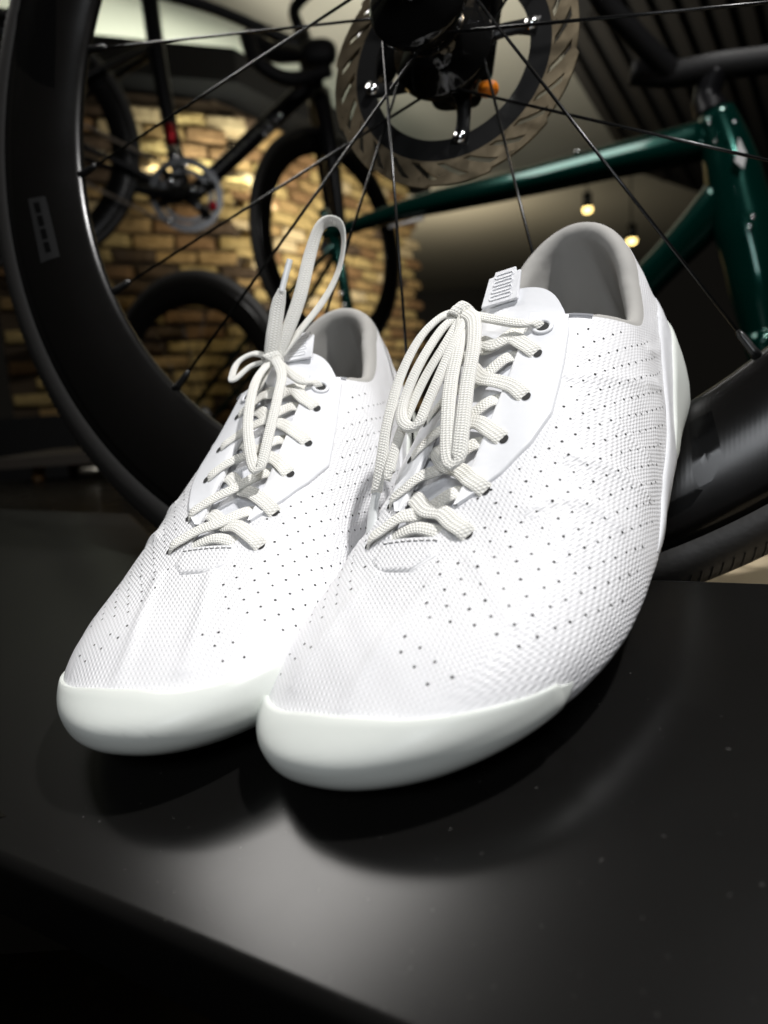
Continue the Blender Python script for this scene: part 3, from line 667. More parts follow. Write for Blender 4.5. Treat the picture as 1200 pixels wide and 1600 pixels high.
# ------------------------------------------------------------------ wheels
def lathe_ring(prof, n=120, a0=0, a1=2*math.pi):
    """prof list of (R, z) closed loop; revolve round local z"""
    mb = MB(); m = len(prof); v = []
    for i in range(n):
        a = a0+(a1-a0)*i/n; c_, s_ = math.cos(a), math.sin(a); v += [(r*c_*MM, r*s_*MM, z*MM) for r, z in prof]
    f = [(i*m+k, ((i+1) % n)*m+k, ((i+1) % n)*m+(k+1) % m, i*m+(k+1) % m) for i in range(n) for k in range(m)]
    return mb.add(v, f)
RIMP = [(322, 13), (312, 14.5), (300, 15), (288, 14.2), (277, 11.6), (269, 8), (263.5, 4.6), (261, 2.2), (260.3, 0)]
RIMP = RIMP+[(r, -z) for r, z in RIMP[::-1][1:]]+[(318, -10), (318, 10)]
def rim_z(r): return float(np.interp(r, [260, 261, 263.5, 269, 277, 288, 300, 312, 322], [0, 2.2, 4.6, 8, 11.6, 14.2, 15, 14.5, 13]))
def tyre_prof(rad=14.5, Rc=326, n=22):
    return [(Rc+rad*math.cos(a)*(1.0), rad*math.sin(a)) for a in np.linspace(-2.4, 2.4, n)]
def wheel_parts(w, spokes=18, a0=168.8, deep=True, detail=True, rimmat=None, scale_spoke=1.):
    rp = RIMP if deep else [(322, 11), (312, 12), (300, 11), (293, 7), (291, 0), (293, -7), (300, -11), (312, -12), (322, -11), (318, -8), (318, 8)]
    lathe_ring(rp, 160 if detail else 80).build('rim', rimmat or RIM, w)
    ty = lathe_ring(tyre_prof(), 180 if detail else 80).build('tyre', TYRE, w)
    Rin = 262 if deep else 292
    for k in range(spokes):
        a = R(a0+360/spokes*k); near = k % 2; zf = 22 if near else -20; sgn = 1 if (k//2) % 2 else -1
        ha = a+sgn*R(58); p0 = Vector((24*math.cos(ha), 24*math.sin(ha), zf))*MM; p1 = Vector((Rin*math.cos(a), Rin*math.sin(a), 1 if near else -1))*MM
        d = (p1-p0).normalized(); mb = MB(); mb.tube([p0, p0.lerp(p1, .5), p1-d*.014], [.00085*scale_spoke]*3, 8)
        sp = mb.build('spoke', SPOKE, w)
        if detail:
            mb = MB(); mb.tube([p1-d*.016, p1-d*.013, p1-d*.004, p1], [.0012, .0021, .0023, .003], 10); mb.build('nipple', BLACKM, sp)
    hp = [(0, 52), (9, 52), (10, 46), (9, 40), (14, 34), (25, 27), (28, 24), (28, 20), (19, 15), (15, 4), (15, -4), (19, -13), (30, -18), (31, -23), (24, -27), (22, -36), (10, -40), (9, -50), (0, -50)]
    n = 40; v = []
    for i in range(n):
        an = 2*math.pi*i/n; v += [(max(r, .01)*math.cos(an)*MM, max(r, .01)*math.sin(an)*MM, z*MM) for r, z in hp]
    m = len(hp); f = [(i*m+k, i*m+k+1, ((i+1) % n)*m+k+1, ((i+1) % n)*m+k) for i in range(n) for k in range(m-1)]
    mesh('hub', v, f, GLOSSK if detail else BLACKM, w)
    return ty
wn = np.array([-.388, -.034, -.921]); we1 = np.array([.922, 0, -.388]); we2 = np.cross(we1, wn); we2 *= -np.sign(we2[1])
we2 = we2/np.linalg.norm(we2); we1 = we1/np.linalg.norm(we1)
Wc = CPOS+cam_vec(np.array([26.8, -276.3, 409.3])*MM)
X_, Y_, Z_ = cam_vec(we1), cam_vec(we2), cam_vec(wn)
WM = basis(Wc, X_, Y_, Z_)
wheel = empty('road_bicycle', WM, label='black road bicycle right behind the shoes, showing its big carbon wheel and gold rotor', cat='bicycle', group='road bicycles in the shop')
ty = wheel_parts(wheel)
def ring_sector(prof_fn, name, mt, par, n=160):
    pass
# tread ribs on the tyre: fine diagonal grooves as one joined part
mb = MB()
for side in (1, -1):
    for k in range(420):
        a = 2*math.pi*k/420
        if math.sin(a) > .35: continue
        pts = []
        for t in (0, .5, 1):
            aa = .35+t*.55; r_ = 326+14.75*math.cos(aa); z_ = side*14.75*math.sin(aa); b_ = a+t*.012
            pts.append((r_*math.cos(b_)*MM, r_*math.sin(b_)*MM, z_*MM))
        mb.tube(pts, .0005, 4, cap=False)
tr = mb.build('tread_rib', TYRE, ty); tr['kind'] = 'stuff'
for a in (-47.5,):
    mb = MB(); pts = [((326+14.7*math.cos(t))*math.cos(R(a))*MM, (326+14.7*math.cos(t))*math.sin(R(a))*MM, 14.7*math.sin(t)*MM) for t in np.linspace(.9, 2.0, 8)]
    mb.tube(pts, .0005, 6); mb.build('sidewall_line', FAINT, ty)
# disc rotor: brake track with slots, black carrier, bolts
def rotor(par, z=-33.7, Rr=77.):
    bm = bmesh.new(); th = 1.9
    n = 240; ri = Rr-16.5
    # radial track built as cells, leaving slots open; a slot is slanted, so cells are sheared with radius
    rads = [ri, ri+3, ri+6, ri+9.5, ri+13, Rr]; rows = []
    for j, r_ in enumerate(rads):
        row = []
        for i in range(n):
            a = 2*math.pi*i/n; sh = (r_-ri)*.022
            wob = 1.9*((a*12/(2*math.pi)) % 1)-.6 if j == len(rads)-1 else (-.9*abs(math.sin(a*12)) if j == 0 else 0)
            row.append((( r_+wob)*math.cos(a+sh), (r_+wob)*math.sin(a+sh)))
        rows.append(row)
    V = []; idx = {}
    for zz in (z-th/2, z+th/2):
        for j in range(len(rads)):
            for i in range(n): V.append(bm.verts.new((rows[j][i][0]*MM, rows[j][i][1]*MM, zz*MM)))
    m = len(rads)*n
    def solid(j, i):
        s = i % 10
        if j in (1, 2, 3) and s in (2, 3, 4) : return not ((i//10) % 5 == 4)
        return True
    sol = {(j, i): (not (j in (1, 2, 3) and (i % 10) in (3, 4, 5))) for j in range(len(rads)-1) for i in range(n)}
    for (j, i), s in sol.items():
        if not s: continue
        i2 = (i+1) % n; a_, b_, c_, d_ = j*n+i, j*n+i2, (j+1)*n+i2, (j+1)*n+i
        bm.faces.new((V[m+a_], V[m+b_], V[m+c_], V[m+d_])); bm.faces.new((V[d_], V[c_], V[b_], V[a_]))
        for (jj, ii, e) in ((j-1, i, (a_, b_)), (j+1, i, (c_, d_)), (j, (i-1) % n, (d_, a_)), (j, i2, (b_, c_))):
            if not sol.get((jj, ii), False): bm.faces.new((V[e[0]], V[e[1]], V[m+e[1]], V[m+e[0]]))
    for v in [v for v in bm.verts if not v.link_faces]: bm.verts.remove(v)
    bmesh.ops.recalc_face_normals(bm, faces=bm.faces)
    me = bpy.data.meshes.new('brake_rotor'); bm.to_mesh(me); bm.free(); me.materials.append(ROTORM); ro = link('brake_rotor', me, par)
    # carrier: black ring and curved arms to the hub
    pr = [(ri+1.5, 1.6), (ri-11, 1.6), (ri-11, -1.6), (ri+1.5, -1.6)]
    lathe_ring([(r_, z_+z-.5) for r_, z_ in pr], 100).build('rotor_carrier', BLACKM, ro, smooth=False)
    for k in range(4):
        a = R(9+k*90); mb = MB()
        pts = [Vector((r_*math.cos(a+(50-r_)*.008), r_*math.sin(a+(50-r_)*.008), z+.3))*MM for r_ in np.linspace(20, ri-6, 7)]
        mb.tube(pts, [.007, .0052, .0043, .004, .004, .0048, .0055], 8, flat=(1.1, .4), nrm=Vector((0, 0, 1))); mb.build('carrier_arm', BLACKM, ro)
        mb = MB(); c_ = Vector((51*math.cos(a), 51*math.sin(a), z))*MM; mb.tube([c_, c_+Vector((0, 0, .0045))], [.0042, .0036], 16); mb.build('rotor_bolt', SILVER, ro)
    return ro
rotor(wheel)
# caliper and fork leg on the rotor side
def blob(name, c, dims, mt, par, m=None, sub=3, rot=None, pw=2.6):
    bm = bmesh.new(); bmesh.ops.create_cube(bm, size=2); bmesh.ops.subdivide_edges(bm, edges=bm.edges[:], cuts=7, use_grid_fill=True)
    for v in bm.verts:
        p = v.co; k = (abs(p.x)**pw+abs(p.y)**pw+abs(p.z)**pw)**(1/pw); q_ = Vector((p.x/k*dims[0], p.y/k*dims[1], p.z/k*dims[2]))
        if rot is not None: q_ = rot @ q_
        v.co = Vector(c)+q_
    me = bpy.data.meshes.new(name); bm.to_mesh(me); bm.free(); me.materials.append(mt)
    for p in me.polygons: p.use_smooth = True
    return link(name, me, par)
ff = wheel
mb = MB(); mb.tube([Vector(p)*MM for p in ((-2, -14, -52), (0, 4, -54), (4, 60, -56), (16, 160, -54), (30, 300, -44), (34, 390, -30))], [.012, .016, .018, .02, .024, .03], 20, flat=(1.3, .8), nrm=Vector((0, 0, 1))); mb.build('fork_leg', GLOSSK, ff)
mb = MB(); mb.tube([Vector(p)*MM for p in ((-2, -10, 54), (0, 6, 55), (6, 60, 56), (16, 160, 54), (30, 300, 44), (34, 390, 30))], [.009, .013, .016, .019, .023, .03], 20, flat=(1.2, .8), nrm=Vector((0, 0, 1))); mb.build('fork_leg', GLOSSK, ff)
blob('brake_caliper', (-.052, .032, -.048), (.034, .016, .014), GLOSSK, ff, rot=Matrix.Rotation(R(68), 3, 'Z'))
def wl(px, py, z):
    p0 = Wc+Z_*z*MM; p = at_plane(px, py, p0, Z_)-p0; return Vector((p.dot(X_), p.dot(Y_), z*MM))
blob('orange_clip', wl(763, 139, -42), (.0062, .0042, .005), ORANGE, ff, rot=Matrix.Rotation(R(-6), 3, 'Z'))
blob('axle_end', (0, 0, .060), (.011, .011, .006), GLOSSK, ff)
# prints on the rim
def rim_patch(name, pts, mt, lift=.25, order=6):
    """pts (R, deg) outline; fan patch that follows the rim's side"""
    P = np.array(pts, float); c0 = P.mean(0); v = []; f = []
    n = len(P); rings = 5
    for j in range(rings+1):
        for k in range(n):
            r_, a = c0+(P[k]-c0)*(j/rings if j else 0); v.append((r_*math.cos(R(a))*MM, r_*math.sin(R(a))*MM, (rim_z(r_)+lift)*MM))
    for j in range(rings):
        for k in range(n): f.append((j*n+k, j*n+(k+1) % n, (j+1)*n+(k+1) % n, (j+1)*n+k))
    return mesh(name, v, f, mt, wheel)
def polar(px, py, off=14.):
    p0 = Wc+Z_*off*MM; p = at_plane(px, py, p0, Z_)-p0; return math.hypot(p.dot(X_), p.dot(Y_))*1000, math.degrees(math.atan2(p.dot(Y_), p.dot(X_)))
def dense(pts, k=5):
    out = []
    for i in range(len(pts)):
        a, b = np.array(pts[i]), np.array(pts[(i+1) % len(pts)])
        for t in range(k): out.append(tuple(a+(b-a)*t/k))
    return out
rim_patch('gloss_letter', [polar(*p) for p in dense([(1076, 658), (1112, 638), (1124, 690), (1128, 722), (1112, 752), (1092, 762), (1082, 744), (1080, 700)])], PRINTK)
rim_patch('gloss_letter', [polar(*p) for p in dense([(1020, 800), (1085, 764), (1098, 766), (1080, 790), (1020, 822)])], PRINTK)
rim_patch('warning_sticker', [polar(*p) for p in dense([(46, 312), (70, 306), (92, 400), (66, 412)])], FAINT, .3)
for k in range(4):
    u = k/4; x0 = 58+u*20; y0 = 318+u*82
    rim_patch('sticker_line', [polar(*p) for p in dense([(x0-4, y0), (x0+4, y0-2), (x0+8, y0+14), (x0, y0+16)], 2)], GLOSSK, .45)
rim_patch('gloss_letter', [polar(*p) for p in dense([(26, 100), (22, -60), (90, -60), (84, 60), (80, 134), (60, 128)])], PRINTK, .2)

# ------------------------------------------------------------------ setting: platform, floor, ceiling
ZP = WM.translation.z+min((WM.to_3x3() @ Vector((math.cos(a), math.sin(a), 0))).z for a in np.linspace(0, 2*math.pi, 360))*.3405
def slab(name, pts, z0, z1, mt, kind=None):
    n = len(pts); v = [(p[0], p[1], z0) for p in pts]+[(p[0], p[1], z1) for p in pts]
    f = [tuple(range(n))[::-1], tuple(range(n, 2*n))]+[(i, (i+1) % n, n+(i+1) % n, n+i) for i in range(n)]
    o = mesh(name, v, f, mt, smooth=False); bm = bmesh.new(); bm.from_mesh(o.data); bmesh.ops.recalc_face_normals(bm, faces=bm.faces); bm.to_mesh(o.data); bm.free()
    if kind: o['kind'] = kind
    return o
DARKFLOOR = noise_bump(M('dark_polished_floor', (.010, .009, .007), .38, spec=.05), 14, .15, .002, rough_var=(.16, .34), col_var=((.004, .0035, .003), (.008, .007, .005)))
CREAMF = noise_bump(M('pale_wood_top', (.42, .34, .22), .4), 30, .1, .002, col_var=((.36, .29, .18), (.46, .38, .26)))
CREAMC = noise_bump(M('cream_ceiling_paint', (.55, .54, .46), .85), 8, .1, .004, col_var=((.5, .49, .41), (.6, .58, .5)))
DARKW = noise_bump(M('dark_back_wall', (.018, .016, .014), .6), 6, .2, .01)
fx = at_z(1090, 900, ZP)
o_ = slab('floor', [(-4, .05), (4, .05), (4, 13.9), (-4, 13.9)], .0, .02, DARKFLOOR, 'structure')
pt_ = slab('bike_platform', [(-1.6, .22), (.75, .22), (.75, 1.62), (-1.6, 1.62)], ZP-.05, ZP, DARKFLOOR)
tag(pt_, 'low dark polished platform that the big carbon wheel stands on', 'platform')
cp = slab('pale_display_top', [(fx.x-.02, .235), (.74, .30), (.74, .60), (fx.x-.1, .50)], ZP+.002, ZP+.02, CREAMF)
tag(cp, 'pale wooden display top glimpsed beyond the tyre at the right edge', 'display top')
ce = slab('ceiling', [(-5, .3), (5, .3), (5, 14.), (-5, 14.)], 3.0, 3.05, CREAMC, 'structure')
bw = slab('back_wall', [(-5, 14.), (5, 14.), (5, 14.1), (-5, 14.1)], .02, 3.0, DARKW)
tag(bw, 'dark wall at the far end of the shop under the cream ceiling', 'wall')
# ------------------------------------------------------------------ brick pier at the left: two faces, each brick its own part
BRICKM = []
for i, (a, b) in enumerate((((.28, .19, .06), (.46, .34, .14)), ((.2, .12, .04), (.38, .25, .1)), ((.11, .06, .022), (.24, .13, .05)), ((.04, .026, .015), (.1, .06, .03)), ((.34, .25, .12), (.52, .41, .24)))):
    BRICKM.append(noise_bump(M('old_yellow_brick_%s' % 'abcde'[i], a, .85), 26, 1., .012, col_var=(a, b)))
MORTAR = noise_bump(M('dark_mortar', (.075, .052, .03), .95), 80, .6, .003)
def brick_mesh(sd, mt):
    r_ = random.Random(sd); bm = bmesh.new(); bmesh.ops.create_cube(bm, size=1)
    for v in bm.verts: v.co = Vector((v.co.x*(.166+r_.uniform(-.012, .008)), v.co.y*.05, v.co.z*(.047+r_.uniform(-.008, .004)))); v.co.x += r_.uniform(-.006, .006); v.co.y += r_.uniform(-.007, .007); v.co.z += r_.uniform(-.003, .003)
    bmesh.ops.subdivide_edges(bm, edges=bm.edges[:], cuts=4, use_grid_fill=True)
    for v in bm.verts:
        hx, hz = abs(v.co.x) > .06, abs(v.co.z) > .018
        v.co.y += r_.uniform(-.003, .003)+(.008 if hx and hz else .003 if (hx or hz) else 0); v.co.x += r_.uniform(-.0025, .0025); v.co.z += r_.uniform(-.002, .002)
    me = bpy.data.meshes.new('brick'); bm.to_mesh(me); bm.free(); me.materials.append(mt); return me
BR = [brick_mesh(i, BRICKM[(0, 0, 1, 1, 2, 3, 4, 0, 1, 2)[i]]) for i in range(10)]
def brick_face(origin, dirv, length, z0, z1, label, cut=300, skip=0):
    dirv = Vector(dirv).normalized(); m = basis(Vector((origin.x, origin.y, 0)), dirv, Vector((-dirv.y, dirv.x, 0)), Vector((0, 0, 1)))
    w = empty('brick_wall', m, label=label, cat='brick wall')
    mb = MB(); mb.box((length/2, .055, (z0+z1)/2), (length, .06, z1-z0)); mb.build('mortar', MORTAR, w, smooth=False)
    k = 0; r_ = random.Random(int(length*1000)); row = 0; z = z0+.04
    while z < z1-.03:
        x = (.09 if row % 2 else .0)
        while x < length-.05 and k < cut:
            o = link('brick', r_.choice(BR), w); o.location = (x+.09, .0+r_.uniform(-.012, .012), z); o.rotation_euler = (r_.gauss(0, .01), 0, r_.gauss(0, .012)); k += 1; x += .18
        z += .0635; row += 1
    return k
cn = at(352, 300, 3.2); L1 = at(-30, 300, 2.8)
d1 = Vector((cn.x-L1.x, cn.y-L1.y, 0)); n1 = brick_face(L1, d1, d1.length, 1.02, 2.42, 'sunny yellow old brick wall behind the crankset, left of the corner')
R1 = at(650, 300, 4.7); d2 = Vector((R1.x-cn.x, R1.y-cn.y, 0)); n2 = brick_face(cn, d2, min(d2.length, 1.7), 1.0, 2.46, 'darker return of the brick wall running back to the right of the corner')
lt = slab('wall_beam', [(L1.x-.1, L1.y-.12), (cn.x+.12, cn.y-.14), (R1.x+.1, R1.y), (R1.x+.1, R1.y+.3), (L1.x-.1, L1.y+.3)], 2.43, 2.56, M('black_beam', (.005, .005, .005), .8, spec=.1))
tag(lt, 'black beam capping the brick wall under the cream ceiling', 'beam')
print('bricks', n1, n2)
# dark plinth under the bricks
pl = slab('wall_plinth', [(L1.x-.1, L1.y-.1), (cn.x+.1, cn.y-.1), (R1.x, R1.y-.1), (R1.x, R1.y+.1), (L1.x-.1, L1.y+.2)], .02, 1.0, DARKW)
tag(pl, 'dark plinth along the foot of the brick wall', 'plinth')

# ------------------------------------------------------------------ bicycles behind
def tube_w(name, pts, rads, mt, par, n=16, flat=None):
    mb = MB(); P = [Vector(p) for p in pts]; Q = spline(P, max(12, 6*len(P))) if len(P) > 2 else np.array(P); rr = np.interp(np.linspace(0, 1, len(Q)), np.linspace(0, 1, len(rads)), rads)
    mb.tube([Vector(q) for q in Q], rr, n, flat=flat, nrm=Vector((.3, -1, .1)) if flat else None); return mb.build(name, mt, par)
def sub_wheel(bike, c, yaw, name='wheel', spokes=20, deep=False, a0=0, steer=0):
    """a wheel part of a bike: its pieces are sub-parts. c world, yaw = heading of the bike's plane"""
    d = Vector((math.cos(yaw+steer), math.sin(yaw+steer), 0)); m = basis(c, d, Vector((0, 0, 1)), d.cross(Vector((0, 0, 1))))
    w = bpy.data.objects.new(name, None); COL.objects.link(w); w.empty_display_size = .02; w.parent = bike; w.matrix_world = m; w.matrix_parent_inverse = Matrix(); w.matrix_basis = bike.matrix_world.inverted() @ m
    wheel_parts(w, spokes, a0, deep, False, scale_spoke=1.1)
    return w, m
# black road bike: joints traced on its own vertical plane
hubR, hubF = at(18, 222, 2.0), at(520, 384, 2.25)
bo = empty('road_bicycle', Matrix.Translation(Vector((hubR.x, hubR.y, hubR.z-.34))), label='black road bicycle with silver crankset and red clamp in front of the brick wall', cat='bicycle', group='road bicycles in the shop')
bi = bo.matrix_world.inverted()
yb = math.atan2(hubF.y-hubR.y, hubF.x-hubR.x); nb = Vector((-math.sin(yb), math.cos(yb), 0)); pb = Vector((hubR.x, hubR.y, hubR.z))
def B_(px, py, off=0): return bi @ (at_plane(px, py, pb, nb)-nb*off)
sub_wheel(bo, hubR, yb, a0=8, deep=True); sub_wheel(bo, at_plane(520, 384, pb, nb), yb, a0=3, deep=True, steer=R(38))
tube_w('seat_tube', [B_(226, -60), B_(245, 80), B_(272, 230), B_(288, 305)], [.025, .024, .022, .024], BLACKP, bo)
tube_w('top_tube', [B_(236, -14), B_(340, 16), B_(476, 76)], [.016, .015, .018], BLACKP, bo)
tube_w('down_tube', [B_(292, 312), B_(370, 240), B_(486, 130)], [.026, .027, .026], BLACKP, bo)
tube_w('head_tube', [B_(470, 50), B_(494, 145)], [.026, .03], BLACKP, bo)
tube_w('stem_and_steerer', [B_(470, 50), B_(462, 10), B_(520, -40)], [.018, .016, .016], BLACKP, bo)
tube_w('handlebar', [B_(380, 100, .16), B_(420, 112, .12), B_(470, 96, .04), B_(500, 80, -.1)], [.024, .026, .018, .018], TAPE, bo)
tube_w('handlebar_drop', [B_(380, 98, .16), B_(395, 140, .18), B_(440, 165, .18), B_(500, 150, .17)], [.022, .02, .02, .018], TAPE, bo)
blob('brake_hood', B_(486, 120, .15), (.05, .03, .035), TAPE, bo)
for s_ in (-.055, .055):
    tube_w('fork_leg', [B_(498, 150, s_*.5), B_(512, 250, s_), B_(530, 384, s_)], [.03, .024, .016], BLACKP, bo)
    tube_w('seat_stay', [B_(240, 78, s_*.3), B_(122, 142, s_), B_(24, 222, s_)], [.009, .008, .009], BLACKP, bo)
    tube_w('chain_stay', [B_(284, 308, s_*.5), B_(130, 238, s_), B_(24, 224, s_)], [.012, .009, .01], BLACKP, bo)
frm = [c for c in bo.children if c.name.startswith('down_tube')][0]
mb = MB()
for k in range(11):
    p = B_(345+k*7, 264-k*6.8, .0275); mb.box(p, (.003+.004*(k % 3), .002, .010), Matrix.Rotation(R(-45), 3, 'Y'))
o_ = mb.build('frame_lettering', M('dim_print', (.16, .16, .13), .4), frm)
for k in range(4): blob('frame_glint', B_(412+k*8, 213-k*9, .029), (.0055, .003, .0055), SILVER, bo)  # specular glints on the tube, modelled as silver dots
 
cx = B_(292, 312, .05); cr = empty('crankset', None); cr.parent = bo; cr.location = cx; cr.rotation_euler = (0, 0, yb)
def ring_part(name, ro_, ri_, th, mt, par, teeth=0, y=0.):
    n = 96; v = []
    for i in range(n):
        a = 2*math.pi*i/n; t = .003*(i % 2) if teeth else 0
        for (r_, yy) in ((ro_+t, -th/2), (ro_+t, th/2), (ri_, th/2), (ri_, -th/2)): v.append((r_*math.cos(a), y+yy, r_*math.sin(a)))
    f = [(i*4+k, ((i+1) % n)*4+k, ((i+1) % n)*4+(k+1) % 4, i*4+(k+1) % 4) for i in range(n) for k in range(4)]
    return mesh(name, v, f, mt, par, smooth=False)
CHR = M('grey_chainring', (.05, .052, .055), .3, metal=1)
ring_part('chainring', .101, .082, .004, CHR, cr, 1); ring_part('chainring', .074, .062, .004, CHR, cr, 1, .008)
for k in range(4):
    a = R(30+k*90+(12 if k % 2 else -12)); mb = MB(); mb.tube([(0, -.006, 0), (.088*math.cos(a), -.004, .088*math.sin(a))], [.019, .010], 10, flat=(1, .5), nrm=Vector((0, 1, 0))); sp_ = mb.build('spider_arm', BLACKM, cr)
for k, (px, py) in enumerate(((290, 270), (302, 305), (268, 292), (266, 352))):
    p = B_(px, py, .062)-cx; o_ = blob('chainring_bolt', Vector((p.x*math.cos(-yb)-p.y*math.sin(-yb), p.x*math.sin(-yb)+p.y*math.cos(-yb), p.z)), (.007, .005, .007), SILVER, cr)
pc = [B_(296, 312, .07), B_(260, 315, .075), B_(212, 306, .08)]
tube_w('crank_arm', pc, [.019, .015, .013], GLOSSK, bo)
blob('pedal_boss', B_(332, 330, .06), (.012, .01, .014), RED, bo); blob('seat_clamp', B_(268, 214, .02), (.013, .015, .03), RED, bo)
blob('front_derailleur', B_(272, 250, .03), (.018, .014, .03), SILVER, bo)
CHAIN = noise_bump(M('oily_chain', (.34, .29, .24), .35, metal=.9), 500, .8, .002)
for a, b in (((264, 268), (20, 150)), ((256, 352), (20, 236))):
    mb = MB(); p0, p1 = B_(*a, .05), B_(*b, .05); n = 46
    for k in range(n):
        c_ = p0.lerp(p1, k/n); dd = (p1-p0).normalized(); rot = dd.to_track_quat('X', 'Z').to_matrix(); mb.box(c_, (.0105, .003 if k % 2 else .006, .0085), rot)
    o_ = mb.build('chain', CHAIN, bo); 
ring_part('cassette', .05, .02, .03, CHR, bo).location = B_(20, 222, .03)
# green road bike: nearer on the right, its rear wheel far left
gp = at(560, 400, 1.55); gq = at(1140, 330, 1.05); yg = math.atan2(gq.y-gp.y, gq.x-gp.x); ng = Vector((-math.sin(yg), math.cos(yg), 0))
go = empty('road_bicycle', Matrix.Translation(Vector((gq.x, gq.y, gq.z-.6))), label='metallic green road bicycle with black handlebar at the upper right', cat='bicycle', group='road bicycles in the shop'); gi = go.matrix_world.inverted()
def G_(px, py, off=0): return gi @ (at_plane(px, py, gq, ng)-ng*off)
tube_w('top_tube', [G_(508, 368), G_(640, 326), G_(800, 290), G_(960, 252), G_(1075, 226), G_(1120, 212)], [.011, .015, .020, .021, .023, .026], GREEN, go, flat=(1, 1))
tube_w('head_tube', [G_(1118, 180), G_(1140, 250), G_(1158, 330), G_(1176, 400), G_(1200, 520), G_(1225, 620)], [.027, .037, .042, .040, .032, .028], GREEN, go, 24)
tube_w('down_tube', [G_(1140, 300), G_(1085, 362), G_(1010, 440), G_(900, 560), G_(840, 640)], [.034, .028, .027, .028, .03], GREEN, go)
tube_w('seat_tube', [G_(505, 330), G_(524, 380), G_(545, 490), G_(570, 640)], [.012, .013, .012, .015], GREEN, go)
mb = MB(); 
for k, (px, py) in enumerate(((535, 432), (541, 460), (546, 478))): mb.box(G_(px, py, .014), (.011, .003, .009))
mb.build('frame_sticker', SILVER, go)
mb = MB(); a_, b_ = G_(612, 356, .006), G_(664, 342, .006); mb.tube([a_, b_], .0035, 6); mb.build('top_tube_print', DECAL, go)
for s_ in (-.05, .05):
    tube_w('seat_stay', [G_(526, 385, s_*.2), G_(420, 520, s_), G_(300, 668, s_)], [.007, .006, .007], GREEN, go)
tube_w('fork_leg', [G_(1205, 520, .05), G_(1230, 640, .05), G_(1260, 800, .05)], [.024, .018, .014], GREEN, go)
hc = at(306, 655, 1.72); sub_wheel(go, hc, yg+R(8), a0=5, deep=True, spokes=16)
tube_w('handlebar', [G_(1008, 128, .05), G_(1060, 122, .02), G_(1120, 104, .0), G_(1200, 82, -.03), G_(1290, 60, -.03)], [.0165, .0185, .0185, .018, .018], TAPE, go)
tube_w('handlebar_drop', [G_(1060, 122, .02), G_(1030, 80, .10), G_(1010, 40, .16), G_(1040, -40, .18)], [.016, .015, .015, .014], TAPE, go)
tube_w('stem', [G_(1112, 178), G_(1104, 150), G_(1120, 108)], [.024, .018, .018], BLACKP, go)
for (px, py) in ((1128, 205), (1166, 204), (1137, 233), (1194, 346), (1189, 362)): blob('frame_bolt', G_(px, py, .05), (.0026, .002, .0026), SILVER, go)
for (px, py) in ((905, 233), (952, 226), (1030, 212)): blob('cable_guide', G_(px, py+5, .006), (.006, .004, .0025), SILVER, go)
hd = rim_h = None
me_ = [G_(1172, 226, .047), G_(1182, 250, .044), G_(1178, 272, .045), G_(1166, 262, .048)]
mesh('head_badge', [tuple(p) for p in me_]+[tuple(p+Vector((0, .002, 0))) for p in me_], [(0, 1, 2, 3), (7, 6, 5, 4), (0, 4, 5, 1), (1, 5, 6, 2), (2, 6, 7, 3), (3, 7, 4, 0)], DECAL, go, smooth=False)
# ------------------------------------------------------------------ louvred black ceiling grille, upper right
gc = [at_z(868, 40, 2.6), at_z(1000, 270, 2.6), at_z(1330, 380, 2.6), at_z(1330, -300, 2.6), at_z(900, -300, 2.6)]
lv = slab('ceiling_grille', [(p.x, p.y) for p in gc], 2.6, 2.66, M('matt_black_panel', (.010, .0095, .009), .6))
tag(lv, 'black slatted panel hanging below the ceiling above the green bicycle', 'ceiling panel')
SL = M('charcoal_slat', (.022, .02, .018), .5); xs_ = [p.x for p in gc]; ys_ = [p.y for p in gc]
me_s = None
for k in range(13):
    t = k/12; a_ = gc[1].lerp(gc[2], t); b_ = gc[0].lerp(gc[3], t); a_ = a_.lerp(b_, .03); c_ = (a_+b_)/2; d_ = b_-a_
    mb = MB(); mb.box((c_.x, c_.y, 2.585), (math.hypot(d_.x, d_.y)*.95, .05, .026), Matrix.Rotation(math.atan2(d_.y, d_.x), 3, 'Z')); mb.build('slat', SL, lv, smooth=False)
# ------------------------------------------------------------------ downlights
GLOW = bpy.data.materials.new('lamp_glow'); GLOW.use_nodes = True; nt = GLOW.node_tree; nt.nodes.clear(); e_ = nt.nodes.new('ShaderNodeEmission'); e_.inputs[0].default_value = (1, .72, .25, 1); e_.inputs[1].default_value = 5; o_ = nt.nodes.new('ShaderNodeOutputMaterial'); nt.links.new(e_.outputs[0], o_.inputs[0])
for (px, py, lb) in ((706, 180, 'round ceiling downlight glowing through the disc rotor'), (918, 325, 'round ceiling downlight beside the long spoke below the green top tube'), (987, 374, 'round ceiling downlight just behind the heel of the nearer shoe')):
    p = at(px, py, 6.); t_ = Vector((0, 0, 1)); m = Matrix.Translation(p); r = empty('downlight', m, label=lb, cat='downlight', group='glowing downlights')
    mb = MB(); mb.tube([(0, 0, .0), (0, 0, .12)], [.038, .038], 20); mb.build('lamp_housing', BLACKM, r)
    blob('lamp_lens', (0, 0, -.01), (.036, .036, .03), GLOW, r); mb = MB(); mb.tube([(0, 0, .12), (0, 0, max(.2, 3.0-p.z))], .006, 8); mb.build('pendant_rod', BLACKM, r)
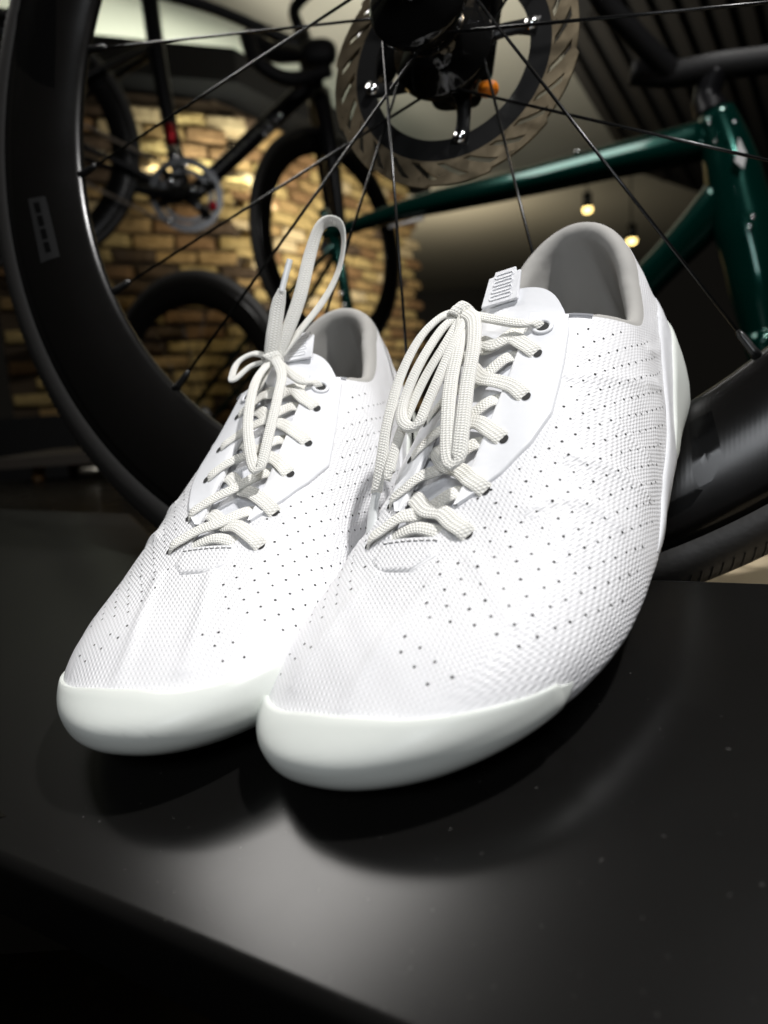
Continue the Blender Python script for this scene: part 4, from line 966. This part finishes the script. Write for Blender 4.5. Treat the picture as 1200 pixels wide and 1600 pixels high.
# ------------------------------------------------------------------ small things on the platform edge at the far left
sx = at(188, 800, 1.55); sm = empty('wooden_stool', Matrix.Translation(sx), label='small brown wooden stool leg and seat in the dark beyond the left tyre', cat='stool')
WOOD = noise_bump(M('brown_wood', (.22, .11, .03), .45), 20, .2, .002, col_var=((.17, .08, .02), (.28, .15, .05)))
for (dx, dy) in ((0, 0), (-.2, .05), (0, .25), (-.2, .25)):
    mb = MB(); mb.tube([(dx, dy, -.01), (dx*.9, dy*.9, .11)], [.011, .013], 10); mb.build('leg', WOOD, sm)
mb = MB(); mb.box((-.09, .12, .122), (.30, .32, .022)); mb.build('seat', M('dark_stool_seat', (.02, .016, .012), .5), sm, smooth=False)
for (px, py, lb) in ((138, 735, 'small pale metal buckle hanging higher left of the stool leg'), (150, 770, 'small pale metal buckle hanging lower left of the stool leg')):
    o_ = blob('metal_clip', at(px, py, 1.45), (.019, .004, .0055), STEEL, None); tag(o_, lb, 'clip', 'pale clips at the far left')
# unseen fill lamps added to brighten the room behind
cb_ = slab('black_cabinet', [(L1.x-.6, L1.y-.9), (at(150, 700, 2.2).x, L1.y-.9), (at(150, 700, 2.2).x, L1.y-.5), (L1.x-.6, L1.y-.5)], .02, at(40, 652, 2.1).z, M('black_cabinet_lacquer', (.006, .006, .006), .4))
tag(cb_, 'low black cabinet in the dark below the brick wall at the far left', 'cabinet')
area('brick_fill', at(215, 60, 2.9), at(235, 420, 3.1), .12, 4.5, (1, .80, .46))  # added warm lamp grazing the bricks from above
spot('brick_fill_spot', at(330, 60, 2.3), at(330, 420, 3.1), 7.5, 44, (1, .84, .5))  # added warm spot, gives the bricks a patchy brightness
area('ceiling_fill', Vector((.3, 3.2, 1.6)), Vector((.2, 4.4, 3.0)), .8, 30, (1, .95, .82))  # added lamp aimed up to brighten the cream ceiling
area('ceiling_fill_far', Vector((.9, 7.5, 1.9)), Vector((.9, 9.0, 3.0)), .8, 18, (1, .85, .62))  # added, brightens the far end of the ceiling
cpt = at_z(225, 95, 3.0); area('ceiling_fill_left', cpt+Vector((.2, -.3, -.95)), cpt, .8, 26, (.93, 1, .87))  # added, brightens the ceiling above the brick wall
cpt = at_z(300, 0, 3.0); area('ceiling_fill_mid', cpt+Vector((0, -.2, -.95)), cpt, .7, 14, (.93, 1, .87))  # added, brightens the ceiling at the top of the frame
spot('bike_fill_spot', at(1230, -500, .9), at(1150, 300, 1.05), 7.0, 26, (1, .98, .95))  # added narrow lamp for the highlight on the green head tube
